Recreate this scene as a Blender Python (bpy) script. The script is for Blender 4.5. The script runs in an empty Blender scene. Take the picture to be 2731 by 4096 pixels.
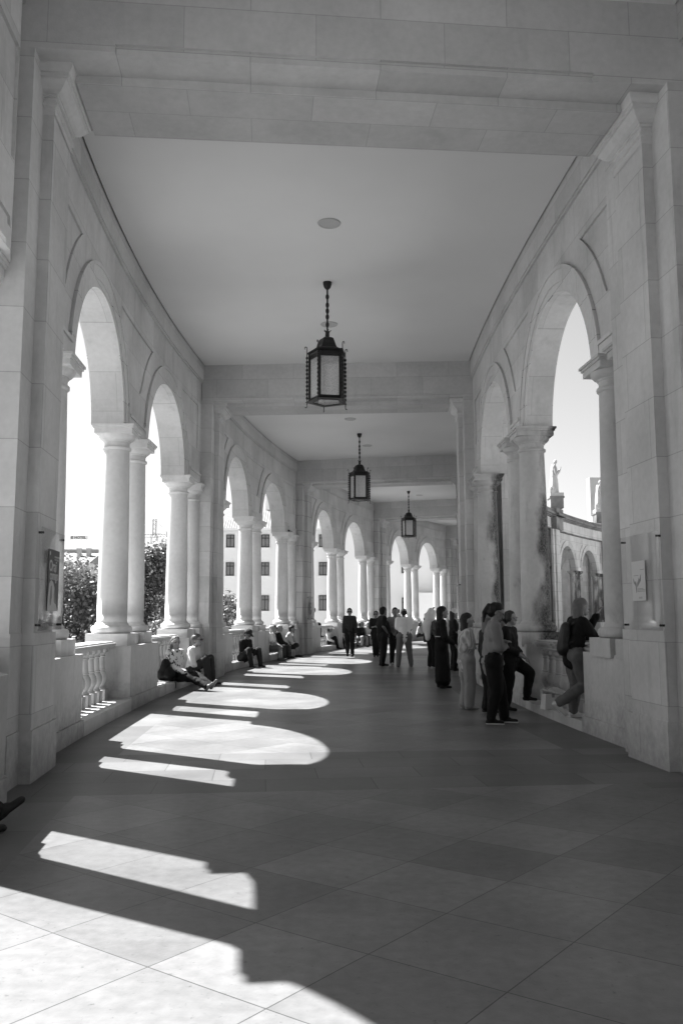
import bpy, math, random
import numpy as np
from mathutils import Vector, Matrix, noise
random.seed(7)
R=math.radians
SC=bpy.context.scene; COL=SC.collection
# ---------------------------------------------------------------- plan of the curved colonnade
CX,CY=85.156,15.980; RO=88.297; W=5.859; P1=-7.779; BAY=13.039
def W3(s,off,z):
    a=s/RO; r=RO-off
    return (CX-r*math.cos(a), CY+r*math.sin(a), z)
def PK(k): return P1+BAY*(k-1)
class Side:
    def __init__(s,name):
        s.name=name; s.left=name=='L'
        s.g=1.0 if s.left else 1/0.9337
        s.L=BAY/s.g
    def pt(s,S,d,z):
        if s.left and S<P1-.9: d-=.22*min(1,(P1-.9-S)/.05)
        return W3(S,-d if s.left else W+d,z)
    def rot(s,S): return (math.pi-S/RO) if s.left else (-S/RO)
DC=.58
LS,RS=Side('L'),Side('R')
# ---------------------------------------------------------------- helpers
class MB:
    def __init__(s): s.v=[];s.f=[];s.uv=[];s.mi=[];s.sm=[]
    def quad(s,pts,uvs=None,mi=0,sm=False):
        n=len(s.v); s.v+=[tuple(p) for p in pts]; s.f.append(tuple(range(n,n+len(pts))))
        s.uv+= (uvs if uvs else [(p[0],p[2]) for p in pts]); s.mi.append(mi); s.sm.append(sm)
    def raw(s,vs,fs,uvf=None,mi=0,sm=False):
        n=len(s.v); s.v+=[tuple(p) for p in vs]
        for f in fs:
            s.f.append(tuple(n+i for i in f))
            for i in f: s.uv.append(uvf(vs[i]) if uvf else (vs[i][0]+vs[i][1],vs[i][2]))
            s.mi.append(mi); s.sm.append(sm)
    def box(s,c,h,mi=0,M=None):
        x,y,z=c;a,b,d=h
        P=[(x+i*a,y+j*b,z+k*d) for i in(-1,1) for j in(-1,1) for k in(-1,1)]
        if M: P=[M@Vector(p) for p in P]
        for q in((0,1,3,2),(4,6,7,5),(0,4,5,1),(2,3,7,6),(0,2,6,4),(1,5,7,3)):
            p=[P[i] for i in q]
            du=(Vector(p[1])-Vector(p[0])).length; dv=(Vector(p[3])-Vector(p[0])).length
            s.quad(p,[(0,0),(du,0),(du,dv),(0,dv)],mi)
    def lathe(s,prof,n=32,c=(0,0,0),mi=0,sm=True,M=None,phase=0):
        # prof: list of segments, each a list of (r,z); no shared vertices between segments
        for seg in prof:
            vs=[];fs=[]
            for (r,z) in seg:
                for i in range(n):
                    a=2*math.pi*i/n+phase; p=(c[0]+r*math.cos(a),c[1]+r*math.sin(a),c[2]+z)
                    vs.append(M@Vector(p) if M else p)
            for j in range(len(seg)-1):
                for i in range(n): fs.append((j*n+i,j*n+(i+1)%n,(j+1)*n+(i+1)%n,(j+1)*n+i))
            s.raw(vs,fs,None,mi,sm)
    def tube(s,pts,r,n=8,mi=0,sm=True,cap=True):
        pts=[Vector(p) for p in pts]; rs=r if isinstance(r,(list,tuple)) else [r]*len(pts)
        vs=[];fs=[]; up=Vector((0,0,1))
        for i,p in enumerate(pts):
            t=(pts[min(i+1,len(pts)-1)]-pts[max(i-1,0)]).normalized()
            a=t.cross(up); 
            if a.length<1e-3: a=t.cross(Vector((0,1,0)))
            a.normalize(); b=a.cross(t)
            for k in range(n):
                w=2*math.pi*k/n; vs.append(tuple(p+a*(math.cos(w)*rs[i])+b*(math.sin(w)*rs[i])))
        for i in range(len(pts)-1):
            for k in range(n): fs.append((i*n+k,i*n+(k+1)%n,(i+1)*n+(k+1)%n,(i+1)*n+k))
        if cap: fs.append(tuple(range(n))[::-1]); fs.append(tuple(range((len(pts)-1)*n,len(pts)*n)))
        s.raw(vs,fs,None,mi,sm)
    def cbox(s,side,s0,s1,d0,d1,z0,z1,n=1,mi=0,faces='iotbnf'):
        for i in range(n):
            a=s0+(s1-s0)*i/n; b=s0+(s1-s0)*(i+1)/n; p=side.pt
            if 'i' in faces: s.quad([p(a,d0,z0),p(b,d0,z0),p(b,d0,z1),p(a,d0,z1)],[(a,z0),(b,z0),(b,z1),(a,z1)],mi)
            if 'o' in faces: s.quad([p(b,d1,z0),p(a,d1,z0),p(a,d1,z1),p(b,d1,z1)],[(b,z0),(a,z0),(a,z1),(b,z1)],mi)
            if 't' in faces: s.quad([p(a,d0,z1),p(b,d0,z1),p(b,d1,z1),p(a,d1,z1)],[(a,d0),(b,d0),(b,d1),(a,d1)],mi)
            if 'b' in faces: s.quad([p(a,d1,z0),p(b,d1,z0),p(b,d0,z0),p(a,d0,z0)],[(a,d1),(b,d1),(b,d0),(a,d0)],mi)
        if 'n' in faces: s.quad([p(s0,d1,z0),p(s0,d0,z0),p(s0,d0,z1),p(s0,d1,z1)],[(d1,z0),(d0,z0),(d0,z1),(d1,z1)],mi)
        if 'f' in faces: s.quad([p(s1,d0,z0),p(s1,d1,z0),p(s1,d1,z1),p(s1,d0,z1)],[(d0,z0),(d1,z0),(d1,z1),(d0,z1)],mi)
    def mesh(s,name,mats):
        m=bpy.data.meshes.new(name); m.from_pydata(s.v,[],s.f)
        u=m.uv_layers.new(name='UVMap'); u.data.foreach_set('uv',[c for t in s.uv for c in t])
        for x in mats: m.materials.append(x)
        m.polygons.foreach_set('material_index',s.mi); m.polygons.foreach_set('use_smooth',s.sm); m.update()
        return m
    def build(s,name,mats,parent=None):
        if not isinstance(mats,(list,tuple)): mats=[mats]
        return link(name,s.mesh(name,mats),parent)
def link(name,data,parent=None,loc=None,rz=None):
    o=bpy.data.objects.new(name,data); COL.objects.link(o)
    if parent: o.parent=parent
    if loc: o.location=loc
    if rz is not None: o.rotation_euler=(0,0,rz)
    return o
def tag(o,label=None,cat=None,group=None,kind=None):
    if label:o['label']=label
    if cat:o['category']=cat
    if group:o['group']=group
    if kind:o['kind']=kind
    return o
def empty(name,loc,rz=0,label=None,cat=None,group=None):
    o=bpy.data.objects.new(name,None); COL.objects.link(o); o.location=loc; o.rotation_euler=(0,0,rz); o.empty_display_size=.2
    return tag(o,label,cat,group)
def copy_tree(o,parent=None):
    c=o.copy(); COL.objects.link(c)
    if parent is not None: c.parent=parent
    for ch in [x for x in bpy.data.objects if x.parent==o]: copy_tree(ch,c)
    return c
# ---------------------------------------------------------------- materials (black and white photograph: neutral greys)
def newmat(name):
    m=bpy.data.materials.new(name); m.use_nodes=True; nt=m.node_tree
    return m,nt,nt.nodes['Principled BSDF']
def N(nt,t,**k):
    n=nt.nodes.new(t)
    for a,b in k.items():
        if a.startswith('i_'): n.inputs[a[2:].replace('_',' ')].default_value=b
        else: setattr(n,a,b)
    return n
def g(v): return (v,v,v,1)
def plain(name,v,rough=.7,metal=0,spec=.3,var=0,scale=8,bump=0):
    m,nt,b=newmat(name); b.inputs['Base Color'].default_value=g(v); b.inputs['Roughness'].default_value=rough
    b.inputs['Metallic'].default_value=metal; b.inputs['Specular IOR Level'].default_value=spec
    if var or bump:
        tc=N(nt,'ShaderNodeTexCoord'); no=N(nt,'ShaderNodeTexNoise'); no.inputs['Scale'].default_value=scale; no.inputs['Detail'].default_value=5
        nt.links.new(tc.outputs['Object'],no.inputs['Vector'])
        if var:
            mr=N(nt,'ShaderNodeMapRange'); mr.inputs['From Min'].default_value=.3;mr.inputs['From Max'].default_value=.7
            mr.inputs['To Min'].default_value=v*(1-var);mr.inputs['To Max'].default_value=v*(1+var)
            nt.links.new(no.outputs['Fac'],mr.inputs['Value']); nt.links.new(mr.outputs['Result'],b.inputs['Base Color'])
        if bump:
            bp=N(nt,'ShaderNodeBump'); bp.inputs['Strength'].default_value=bump; bp.inputs['Distance'].default_value=.02
            nt.links.new(no.outputs['Fac'],bp.inputs['Height']); nt.links.new(bp.outputs['Normal'],b.inputs['Normal'])
    return m
def stone(name,v,joints=(.98,.62,.006),var=.10,rough=.75,spec=.25,blot=.12,stain=0,outer=0,offset=.5,spot=0,brickvar=.08,bump=.15,jdark=.45,grime=0):
    m,nt,b=newmat(name); L=nt.links.new
    tc=N(nt,'ShaderNodeTexCoord'); geo=N(nt,'ShaderNodeNewGeometry')
    def mul(a,c):
        x=N(nt,'ShaderNodeMath',operation='MULTIPLY'); L(a,x.inputs[0])
        if isinstance(c,(int,float)): x.inputs[1].default_value=c
        else: L(c,x.inputs[1])
        return x.outputs[0]
    def mr(a,f0,f1,t0,t1):
        x=N(nt,'ShaderNodeMapRange'); L(a,x.inputs['Value'])
        for k,q in (('From Min',f0),('From Max',f1),('To Min',t0),('To Max',t1)): x.inputs[k].default_value=q
        return x.outputs['Result']
    def nz(scale,detail=4,sc=None,rough_=.55):
        n=N(nt,'ShaderNodeTexNoise'); n.inputs['Scale'].default_value=scale; n.inputs['Detail'].default_value=detail; n.inputs['Roughness'].default_value=rough_
        src=geo.outputs['Position']
        if sc:
            mp=N(nt,'ShaderNodeMapping'); mp.inputs['Scale'].default_value=sc; L(src,mp.inputs['Vector']); src=mp.outputs['Vector']
        L(src,n.inputs['Vector']); return n.outputs['Fac']
    big=mr(nz(.9,5),.3,.7,1-blot,1+blot); fine=mr(nz(14,6),.3,.7,1-var*.5,1+var*.5)
    val=mul(big,fine)
    hgt=nz(60,3)
    if joints:
        br=N(nt,'ShaderNodeTexBrick'); br.offset=offset; br.squash=1
        L(tc.outputs['UV'],br.inputs['Vector'])
        br.inputs['Scale'].default_value=1; br.inputs['Brick Width'].default_value=joints[0]; br.inputs['Row Height'].default_value=joints[1]
        br.inputs['Mortar Size'].default_value=joints[2]; br.inputs['Mortar Smooth'].default_value=.2; br.inputs['Bias'].default_value=0
        br.inputs['Color1'].default_value=g(1-brickvar); br.inputs['Color2'].default_value=g(1+brickvar); br.inputs['Mortar'].default_value=g(jdark)
        bw=N(nt,'ShaderNodeRGBToBW'); L(br.outputs['Color'],bw.inputs['Color']); val=mul(val,bw.outputs['Val'])
    if stain:   # run-off streaks on the stone
        st=mr(nz(1.6,6,(2.2,2.2,.35),.6),.56,.72,1,1-stain); val=mul(val,st)
    if grime:   # dirt rising from the floor on the lowest stones
        sz=N(nt,'ShaderNodeSeparateXYZ'); L(geo.outputs['Position'],sz.inputs['Vector']); az=N(nt,'ShaderNodeMath',operation='ADD'); L(sz.outputs['Z'],az.inputs[0]); L(mr(nz(3.5,7,None,.7),.3,.7,-.3,.3),az.inputs[1])
        val=mul(val,mr(az.outputs[0],-.05,.5,1-grime,1))
    if spot:
        sp=mr(nz(26,8,None,.7),.60,.68,1,1-spot); val=mul(val,sp)
    if outer:   # moss and lichen crust on the weather side (local +x looks outwards)
        sx=N(nt,'ShaderNodeSeparateXYZ'); L(tc.outputs['Object'],sx.inputs['Vector'])
        ad=N(nt,'ShaderNodeMath',operation='ADD'); L(sx.outputs['X'],ad.inputs[0]); L(mr(nz(2.2,6,(1,1,.5)),.3,.7,-.15,.2),ad.inputs[1])
        z=mr(sx.outputs['Z'],.8,4.2,.10,-.05); a2=N(nt,'ShaderNodeMath',operation='ADD'); L(ad.outputs[0],a2.inputs[0]); L(z,a2.inputs[1])
        msk=mr(a2.outputs[0],.0,.20,0,1); gr=mr(nz(42,9,(1,1,.6),.8),.42,.70,.04,.5)
        mx=N(nt,'ShaderNodeMix',data_type='FLOAT'); L(msk,mx.inputs[0]); mx.inputs[2].default_value=1; L(gr,mx.inputs[3]); val=mul(val,mx.outputs[0])
    L(mul(val,v),b.inputs['Base Color']); b.inputs['Roughness'].default_value=rough; b.inputs['Specular IOR Level'].default_value=spec
    bp=N(nt,'ShaderNodeBump'); bp.inputs['Strength'].default_value=bump; bp.inputs['Distance'].default_value=.01; L(hgt,bp.inputs['Height']); L(bp.outputs['Normal'],b.inputs['Normal'])
    return m
M={}
M['wall']=stone('limestone_blocks',.47,(1.02,.60,.0045),grime=.3,stain=.18,blot=.15,brickvar=.09,jdark=.70)
M['wall2']=stone('limestone_beam',.46,(1.25,.45,.0045),stain=.08,blot=.10,brickvar=.09,jdark=.72)
M['trim']=stone('limestone_trim',.50,(1.3,.62,.004),blot=.09,stain=.10)
M['smooth']=stone('limestone_column',.56,None,blot=.10,stain=.16)
M['mossy']=stone('limestone_weathered_column',.42,None,blot=.14,stain=.3,outer=1)
M['ped']=stone('limestone_pedestal',.45,None,grime=.35,blot=.12,stain=.30)
M['cornice']=stone('blackened_cornice',.14,None,blot=.5,stain=.6,spot=.5)
M['weather']=stone('weathered_limestone',.42,(1.02,.60,.008),blot=.14,stain=.45)
M['ceil']=plain('ceiling_plaster',.62,.9,var=.035,scale=.5)
M['floor']=stone('floor_slabs',.142,(.66,.66,.0032),rough=.36,spec=.11,blot=.22,stain=.10,offset=0,spot=.4,var=.25,brickvar=.17,bump=.06,jdark=.35)
M['band']=stone('floor_band_slabs',.130,(.95,.55,.005),rough=.42,spec=.11,blot=.2,spot=.25,brickvar=.18,bump=.06,jdark=.5)
M['iron']=plain('black_iron',.012,.5,.3,.5)
M['white']=plain('white_render',.70,.9,var=.04,scale=.3)
M['cream']=plain('grey_render',.36,.9,var=.08,scale=.5)
M['dark']=plain('dark_paint',.05,.6)
M['statue']=stone('statue_stone',.33,None,blot=.2,stain=.6)
M['paving']=stone('plaza_paving',.38,(1,1,.01),offset=0)
M['ground']=plain('street_ground',.24,.9,var=.15,scale=.2)
M['bark']=plain('bark',.07,.9,var=.4,scale=20)
M['disc']=plain('speaker_white',.40,.5)
M['metalg']=plain('galvanised_steel',.3,.4,.6)
def tiles():
    m,nt,b=newmat('roof_tiles'); L=nt.links.new
    tc=N(nt,'ShaderNodeTexCoord'); w=N(nt,'ShaderNodeTexWave'); w.bands_direction='X'; w.inputs['Scale'].default_value=1.0; w.inputs['Distortion'].default_value=.3
    L(tc.outputs['UV'],w.inputs['Vector']); mr=N(nt,'ShaderNodeMapRange'); mr.inputs['To Min'].default_value=.07; mr.inputs['To Max'].default_value=.26
    L(w.outputs['Fac'],mr.inputs['Value']); L(mr.outputs['Result'],b.inputs['Base Color']); b.inputs['Roughness'].default_value=.9
    return m
M['tiles']=tiles()
def glass():
    m,nt,b=newmat('acrylic_sheet'); L=nt.links.new; nt.nodes.remove(b)
    t=N(nt,'ShaderNodeBsdfTransparent'); t.inputs['Color'].default_value=g(.93); gl=N(nt,'ShaderNodeBsdfGlossy'); gl.inputs['Roughness'].default_value=.03
    lw=N(nt,'ShaderNodeLayerWeight'); pw=N(nt,'ShaderNodeMath',operation='POWER'); pw.inputs[1].default_value=4; L(lw.outputs['Facing'],pw.inputs[0]); fr=N(nt,'ShaderNodeMapRange'); fr.inputs['To Min'].default_value=.03; fr.inputs['To Max'].default_value=.7; L(pw.outputs[0],fr.inputs['Value']); mx=N(nt,'ShaderNodeMixShader')
    L(fr.outputs['Result'],mx.inputs[0]);L(t.outputs[0],mx.inputs[1]);L(gl.outputs[0],mx.inputs[2]);L(mx.outputs[0],nt.nodes['Material Output'].inputs['Surface']); return m
M['acrylic']=glass()
def cathedral():
    m,nt,b=newmat('hammered_glass'); L=nt.links.new
    tc=N(nt,'ShaderNodeTexCoord'); v=N(nt,'ShaderNodeTexVoronoi'); v.inputs['Scale'].default_value=48; L(tc.outputs['Object'],v.inputs['Vector'])
    bp=N(nt,'ShaderNodeBump'); bp.inputs['Strength'].default_value=1; bp.inputs['Distance'].default_value=.01; L(v.outputs['Distance'],bp.inputs['Height'])
    b.inputs['Base Color'].default_value=g(.6); b.inputs['Roughness'].default_value=.15; L(bp.outputs['Normal'],b.inputs['Normal'])
    t=N(nt,'ShaderNodeBsdfTransparent'); t.inputs['Color'].default_value=g(.95); mx=N(nt,'ShaderNodeMixShader')
    mr=N(nt,'ShaderNodeMapRange'); mr.inputs['From Min'].default_value=0;mr.inputs['From Max'].default_value=.6;mr.inputs['To Min'].default_value=.38;mr.inputs['To Max'].default_value=.62
    L(v.outputs['Distance'],mr.inputs['Value']); L(mr.outputs['Result'],mx.inputs[0]); L(t.outputs[0],mx.inputs[1]); L(b.outputs[0],mx.inputs[2]); L(mx.outputs[0],nt.nodes['Material Output'].inputs['Surface']); return m
M['hammered']=cathedral()
def leaf(name,v):
    m,nt,b=newmat(name); L=nt.links.new
    oi=N(nt,'ShaderNodeNewGeometry'); mr=N(nt,'ShaderNodeMapRange'); mr.inputs['To Min'].default_value=v*.6; mr.inputs['To Max'].default_value=v*1.6
    L(oi.outputs['Random Per Island'],mr.inputs['Value']); L(mr.outputs['Result'],b.inputs['Base Color']); b.inputs['Roughness'].default_value=.45
    tr=N(nt,'ShaderNodeBsdfTranslucent'); tr.inputs['Color'].default_value=g(v*1.5); ad=N(nt,'ShaderNodeMixShader'); ad.inputs[0].default_value=.3
    L(b.outputs[0],ad.inputs[1]); L(tr.outputs[0],ad.inputs[2]); L(ad.outputs[0],nt.nodes['Material Output'].inputs['Surface']); return m
M['leaf']=leaf('leaves',.12); M['leaf2']=leaf('dark_leaves',.09)
# ================================================================= PEOPLE
def capsule(V,F,p0,r0,p1,r1,sq=None,n=12,flat=False):
    p0,p1=Vector(p0),Vector(p1); ax=p1-p0; Ln=ax.length
    if Ln<1e-5: ax=Vector((0,0,1))
    ax=ax.normalized(); a=ax.cross(Vector((0,0,1)) if abs(ax.z)<.9 else Vector((0,1,0))).normalized(); b=ax.cross(a)
    rings=[]
    if flat: rings=[(p0,r0*.02),(p0,r0),(p1,r1),(p1,r1*.02)]
    else:
        for t in(-88,-65,-40,-18): rings.append((p0+ax*(r0*math.sin(R(t))),r0*math.cos(R(t))))
        rings.append((p0,r0)); rings.append((p1,r1))
        for t in(18,40,65,88): rings.append((p1+ax*(r1*math.sin(R(t))),r1*math.cos(R(t))))
    k=len(V); mid=(p0+p1)/2
    for c,r in rings:
        for i in range(n):
            w=2*math.pi*i/n; d=a*(math.cos(w)*r)+b*(math.sin(w)*r)
            if sq: v,fac=sq; d=d-v*(d.dot(v))*(1-fac)
            V.append(tuple(c+d))
    m=len(rings)
    for j in range(m-1):
        for i in range(n): F.append((k+j*n+i,k+j*n+(i+1)%n,k+(j+1)*n+(i+1)%n,k+(j+1)*n+i))
    F.append(tuple(k+i for i in range(n))[::-1]); F.append(tuple(k+(m-1)*n+i for i in range(n)))
def skin(caps,name,mat,voxel=.014,smooth=5,fold=0,fscale=6,seed=0):
    V=[];F=[]
    for c in caps: capsule(V,F,*c[:4],sq=c[4] if len(c)>4 else None,flat=(len(c)>5 and c[5]))
    me=bpy.data.meshes.new('tmp'); me.from_pydata(V,[],F)
    o=bpy.data.objects.new('tmp',me); COL.objects.link(o)
    md=o.modifiers.new('r','REMESH'); md.mode='VOXEL'; md.voxel_size=voxel
    ms=o.modifiers.new('s','SMOOTH'); ms.factor=.5; ms.iterations=smooth
    dg=bpy.context.evaluated_depsgraph_get(); out=bpy.data.meshes.new_from_object(o.evaluated_get(dg))
    bpy.data.objects.remove(o); bpy.data.meshes.remove(me); out.name=name
    if fold:
        no=[v.normal.copy() for v in out.vertices]
        for v,nn in zip(out.vertices,no):
            q=v.co*fscale; h=noise.noise(Vector((q.x*1.2+seed,q.y*1.2,q.z*.55)))+.5*noise.noise(Vector((q.x*2.7,q.y*2.7+seed,q.z*1.9+q.x)))
            v.co+=nn*(max(h,-.3)*fold)
    out.polygons.foreach_set('use_smooth',[True]*len(out.polygons)); out.materials.clear(); out.materials.append(mat); return out
PM={}
def pmat(v,rough=.85,kind=None):
    if v<.09 and kind is None: v*=.4
    if kind=='skin': v*=.75
    key=(v,rough,kind)
    if key in PM: return PM[key]
    m,nt,b=newmat('cloth'); L=nt.links.new; b.inputs['Base Color'].default_value=g(v); b.inputs['Roughness'].default_value=rough; b.inputs['Specular IOR Level'].default_value=.2
    tc=N(nt,'ShaderNodeTexCoord')
    if kind=='floral':
        vo=N(nt,'ShaderNodeTexNoise'); vo.inputs['Scale'].default_value=16; vo.inputs['Detail'].default_value=3; L(tc.outputs['Object'],vo.inputs['Vector'])
        cr=N(nt,'ShaderNodeMapRange'); cr.inputs['From Min'].default_value=.54; cr.inputs['From Max'].default_value=.58; cr.inputs['To Min'].default_value=v; cr.inputs['To Max'].default_value=.05; L(vo.outputs['Fac'],cr.inputs['Value']); L(cr.outputs['Result'],b.inputs['Base Color'])
    if kind=='stripe':
        w=N(nt,'ShaderNodeTexWave'); w.bands_direction='DIAGONAL'; w.inputs['Scale'].default_value=14; L(tc.outputs['Object'],w.inputs['Vector'])
        mp=N(nt,'ShaderNodeMapping'); mp.inputs['Scale'].default_value=(1,1,.05); L(tc.outputs['Object'],mp.inputs['Vector']); L(mp.outputs[0],w.inputs['Vector'])
        cr=N(nt,'ShaderNodeMapRange'); cr.inputs['To Min'].default_value=v*.55; cr.inputs['To Max'].default_value=v*1.1; L(w.outputs['Fac'],cr.inputs['Value']); L(cr.outputs['Result'],b.inputs['Base Color'])
    if kind=='skin':
        b.inputs['Subsurface Weight'].default_value=.05
    PM[key]=m; return m
def V3(*a): return Vector(a)
def person(label,pos,fwd,h=1.65,build=1.0,pose='stand',top=.05,bottom=.04,skinv=.33,hair='short',hairv=.04,arms='down',legs='stand',
           sleeve=1.0,dress=None,shoes=.05,look=None,lean=0,glasses=None,hat=None,seat=.45,knee=None,foot=None,vox=.016,topkind=None,shorts=False,belly=0,extra=None,long_top=0,hatv=.5,group='people in the colonnade',vest=None,pants_w=0,sole=None,nod=0,split=None):
    k=h/1.65; t=empty('person',pos,0,label,'person',group)
    fx,fy=fwd; l=math.hypot(fx,fy); fx/=l; fy/=l
    Fw=V3(fx,fy,0); Rt=V3(fy,-fx,0); Up=V3(0,0,1)
    def P(x,y,z): return Rt*(x*k)+Fw*(y*k)+Up*(z*k)
    hb=build; legv={}; 
    if pose=='sit':
        sz=seat/k+.10; pel=(0,0,sz); ln=lean
        def T(x,y,z): # torso point relative to pelvis with lean
            return P(x,pel[1]+y+math.sin(ln)*z*1.0,pel[2]+z*math.cos(ln))
        kn=knee or [(-.13,.42,sz+.02),(.13,.42,sz+.02)]; ft=foot or [(-.13,.45,.08),(.13,.42,.08)]
    else:
        pel=(0,0,.90)
        def T(x,y,z): return P(x,y+math.sin(lean)*z,pel[2]+z*math.cos(lean))
        kn={'stand':[(-.095,.03,.48),(.095,.04,.48)],'stride':[(-.09,.20,.50),(.09,-.02,.46)],'walk':[(-.09,.13,.50),(.09,-.02,.47)],'wide':[(-.15,.03,.48),(.15,.03,.48)],'lift':[(-.09,.05,.47),(.09,.12,.47)],'up':[(-.12,.30,.70),(.09,0,.48)],'close':[(-.06,.03,.48),(.06,.03,.48)]}[legs]
        ft={'stand':[(-.10,-.02,.08),(.10,.0,.08)],'stride':[(-.09,.30,.09),(.09,-.16,.10)],'walk':[(-.09,.10,.08),(.09,-.28,.14)],'wide':[(-.19,-.02,.08),(.19,-.02,.08)],'lift':[(-.09,.0,.08),(.09,-.28,.22)],'up':[(-.12,.28,.30),(.09,-.02,.08)],'close':[(-.06,-.02,.08),(.06,-.02,.08)]}[legs]
        if knee: kn=knee
        if foot: ft=foot
    sh=[T(-.165*hb,0,.45),T(.165*hb,0,.45)]; hip=[T(-.085*hb,0,-.03),T(.085*hb,0,-.03)]
    neck=T(0,.0,.50); hc=T(0,.035,.648)
    # arms: elbow / wrist in torso space
    A={'down':[((-.205,-.03,.17),(-.215,.05,-.07)),((.205,-.03,.17),(.215,.05,-.07))],
       'crossed':[((-.20,.06,.17),(.05,.155,.23)),((.20,.06,.17),(-.05,.17,.17))],
       'clasp':[((-.22,.03,.16),(-.04,.24,.02)),((.22,.03,.16),(.04,.25,.01))],
       'knees':[((-.22,.14,.18),(-.13,.36,.10)),((.22,.14,.18),(.13,.36,.10))],
       'lap':[((-.22,.08,.16),(-.05,.27,.06)),((.22,.08,.16),(.05,.27,.05))],
       'face':[((-.17,.20,.22),(-.04,.17,.52)),((.2,.05,.18),(.10,.27,.12))],
       'chin':[((-.12,.26,.18),(-.03,.15,.50)),((.18,.22,.12),(.02,.32,.08))],
       'hips':[((-.30,-.06,.22),(-.17,.09,.05)),((.30,-.06,.22),(.17,.09,.05))],
       'head':[((-.24,.14,.55),(-.10,.12,.78)),((.22,.0,.17),(.2,.06,-.05))],
       'phone':[((-.2,.03,.17),(-.06,.27,.22)),((.2,.03,.17),(.06,.27,.20))],
       'support':[((-.23,-.12,.17),(-.24,-.14,-.08)),((.21,.12,.16),(.10,.34,.06))],
       'rail':[((-.2,.24,.25),(-.06,.30,.55)),((.2,.24,.17),(.0,.42,.17))]}[arms]
    el=[T(*A[0][0]),T(*A[1][0])]; wr=[T(*A[0][1]),T(*A[1][1])]
    KN=[P(*q) for q in kn]; FT=[P(*q[:3]) for q in ft]
    TZ=(T(0,0,1)-T(0,0,0)).normalized(); TF=Rt.cross(TZ)*-1; TF=TZ.cross(Rt)
    if TF.dot(Fw)<0: TF=-TF
    s=k
    flat=(TF,.74)
    def torso(e=0):
        c=[(hip[0],(.105*hb+e)*s,hip[1],(.105*hb+e)*s,(TF,.88)),(T(0,0,0),(.13*hb+e)*s,T(0,0,.18),(.118*hb+e)*s,(TF,.80)),
           (T(-.05*hb,0,.18),(.10*hb+e)*s,T(.05*hb,0,.18),(.10*hb+e)*s,(TF,.85)),(T(0,0,.18),(.122*hb+e)*s,T(0,0,.34),(.135*hb+e)*s,flat),
           (T(-.07*hb,0,.33),(.105*hb+e)*s,T(.07*hb,0,.33),(.105*hb+e)*s,(TF,.86)),(T(-.09*hb,-.005,.42),(.075+e)*s,T(.09*hb,-.005,.42),(.075+e)*s),
           (sh[0],(.052+e)*s,sh[1],(.052+e)*s)]
        if belly: c.append((T(0,.05,.10),(.115*hb+belly+e)*s,T(0,.03,.26),(.11*hb+belly*.7+e)*s))
        return c
    body=torso()
    body+=[(neck,.056*s,hc+Up*(-.03*s),.050*s)]
    lookv=Vector((look[0],look[1],0)).normalized() if look else Fw
    lookv=(lookv+Up*(-math.tan(nod))).normalized(); LR=lookv.cross(Up).normalized(); LU=LR.cross(lookv)
    s2=s*1.12
    def Hd(x,y,z): return hc+LR*(x*s2)+lookv*(y*s2)+LU*(z*s2)
    body+=[(Hd(0,-.012,.03),.086*s2,Hd(0,.012,.028),.084*s2,(LR,.90)),(Hd(0,.028,-.03),.064*s2,Hd(0,.052,-.062),.040*s2,(LR,.92)),
           (Hd(0,.088,.012),.010*s2,Hd(0,.106,-.022),.014*s2),(Hd(-.03,.078,-.052),.010*s2,Hd(.03,.078,-.052),.010*s2),(Hd(-.035,.078,.028),.013*s2,Hd(.035,.078,.028),.013*s2),
           (Hd(-.076,-.005,.012),.012*s2,Hd(-.08,-.012,-.02),.012*s2),(Hd(.076,-.005,.012),.012*s2,Hd(.08,-.012,-.02),.012*s2)]
    for i in(0,1):
        body+=[(sh[i],.052*s*hb,el[i],.040*s*hb),(el[i],.040*s*hb,wr[i],.026*s)]
        body+=[(hip[i],.088*s*hb,KN[i],.056*s*hb),(KN[i],.056*s*hb,FT[i],.036*s)]
        body.append((KN[i].lerp(FT[i],.25)-Fw*.012*s,.055*s*hb,KN[i].lerp(FT[i],.45)-Fw*.01*s,.046*s*hb))
        # hand: palm, four bent fingers, thumb
        d=(wr[i]-el[i]).normalized(); sd=d.cross(Up); sd=Rt.copy() if sd.length<.1 else sd.normalized(); nn=sd.cross(d)
        pc=wr[i]+d*.05*s; body.append((wr[i],.024*s,pc+d*.02*s,.030*s,(nn,.55)))
        for q in range(4):
            o=sd*((q-1.5)*.0165*s); fl=(.036,.042,.039,.030)[q]*s
            a=pc+d*.035*s+o; b_=a+d*fl-nn*.010*s*(1); c=b_+d*fl*.6-nn*.018*s
            body+=[(a,.0092*s,b_,.0088*s),(b_,.0088*s,c,.0078*s)]
        tb=wr[i]+d*.025*s+sd*.028*s*(1 if i==0 else -1); body+=[(tb,.011*s,tb+d*.035*s+sd*.018*s*(1 if i==0 else -1)-nn*.012*s,.009*s)]
    bm=skin(body,'body',pmat(skinv,.55,'skin'),vox*.72,3); link('body',bm,t)
    seed=(pos[0]*3.1+pos[1])%17
    # legwear
    E_=.021
    if dress is None:
        c=[(hip[0],(.108*hb+E_)*s,hip[1],(.108*hb+E_)*s,(TF,.9)),(T(0,0,-.02),(.13*hb+E_)*s,T(0,0,.10),(.118*hb+E_)*s,(TF,.84))]
        for i in(0,1):
            if shorts: c.append((hip[i],(.10*hb+E_)*s,hip[i].lerp(KN[i],.9),(.085*hb+E_)*s,None,False))
            else:
                an=FT[i]+(KN[i]-FT[i]).normalized()*.015*s
                c+=[(hip[i],(.092*hb+E_)*s,KN[i],(.062*hb+E_+pants_w*.5)*s),(KN[i],(.062*hb+E_+pants_w*.5)*s,an,(.046+E_+pants_w)*s)]
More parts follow.
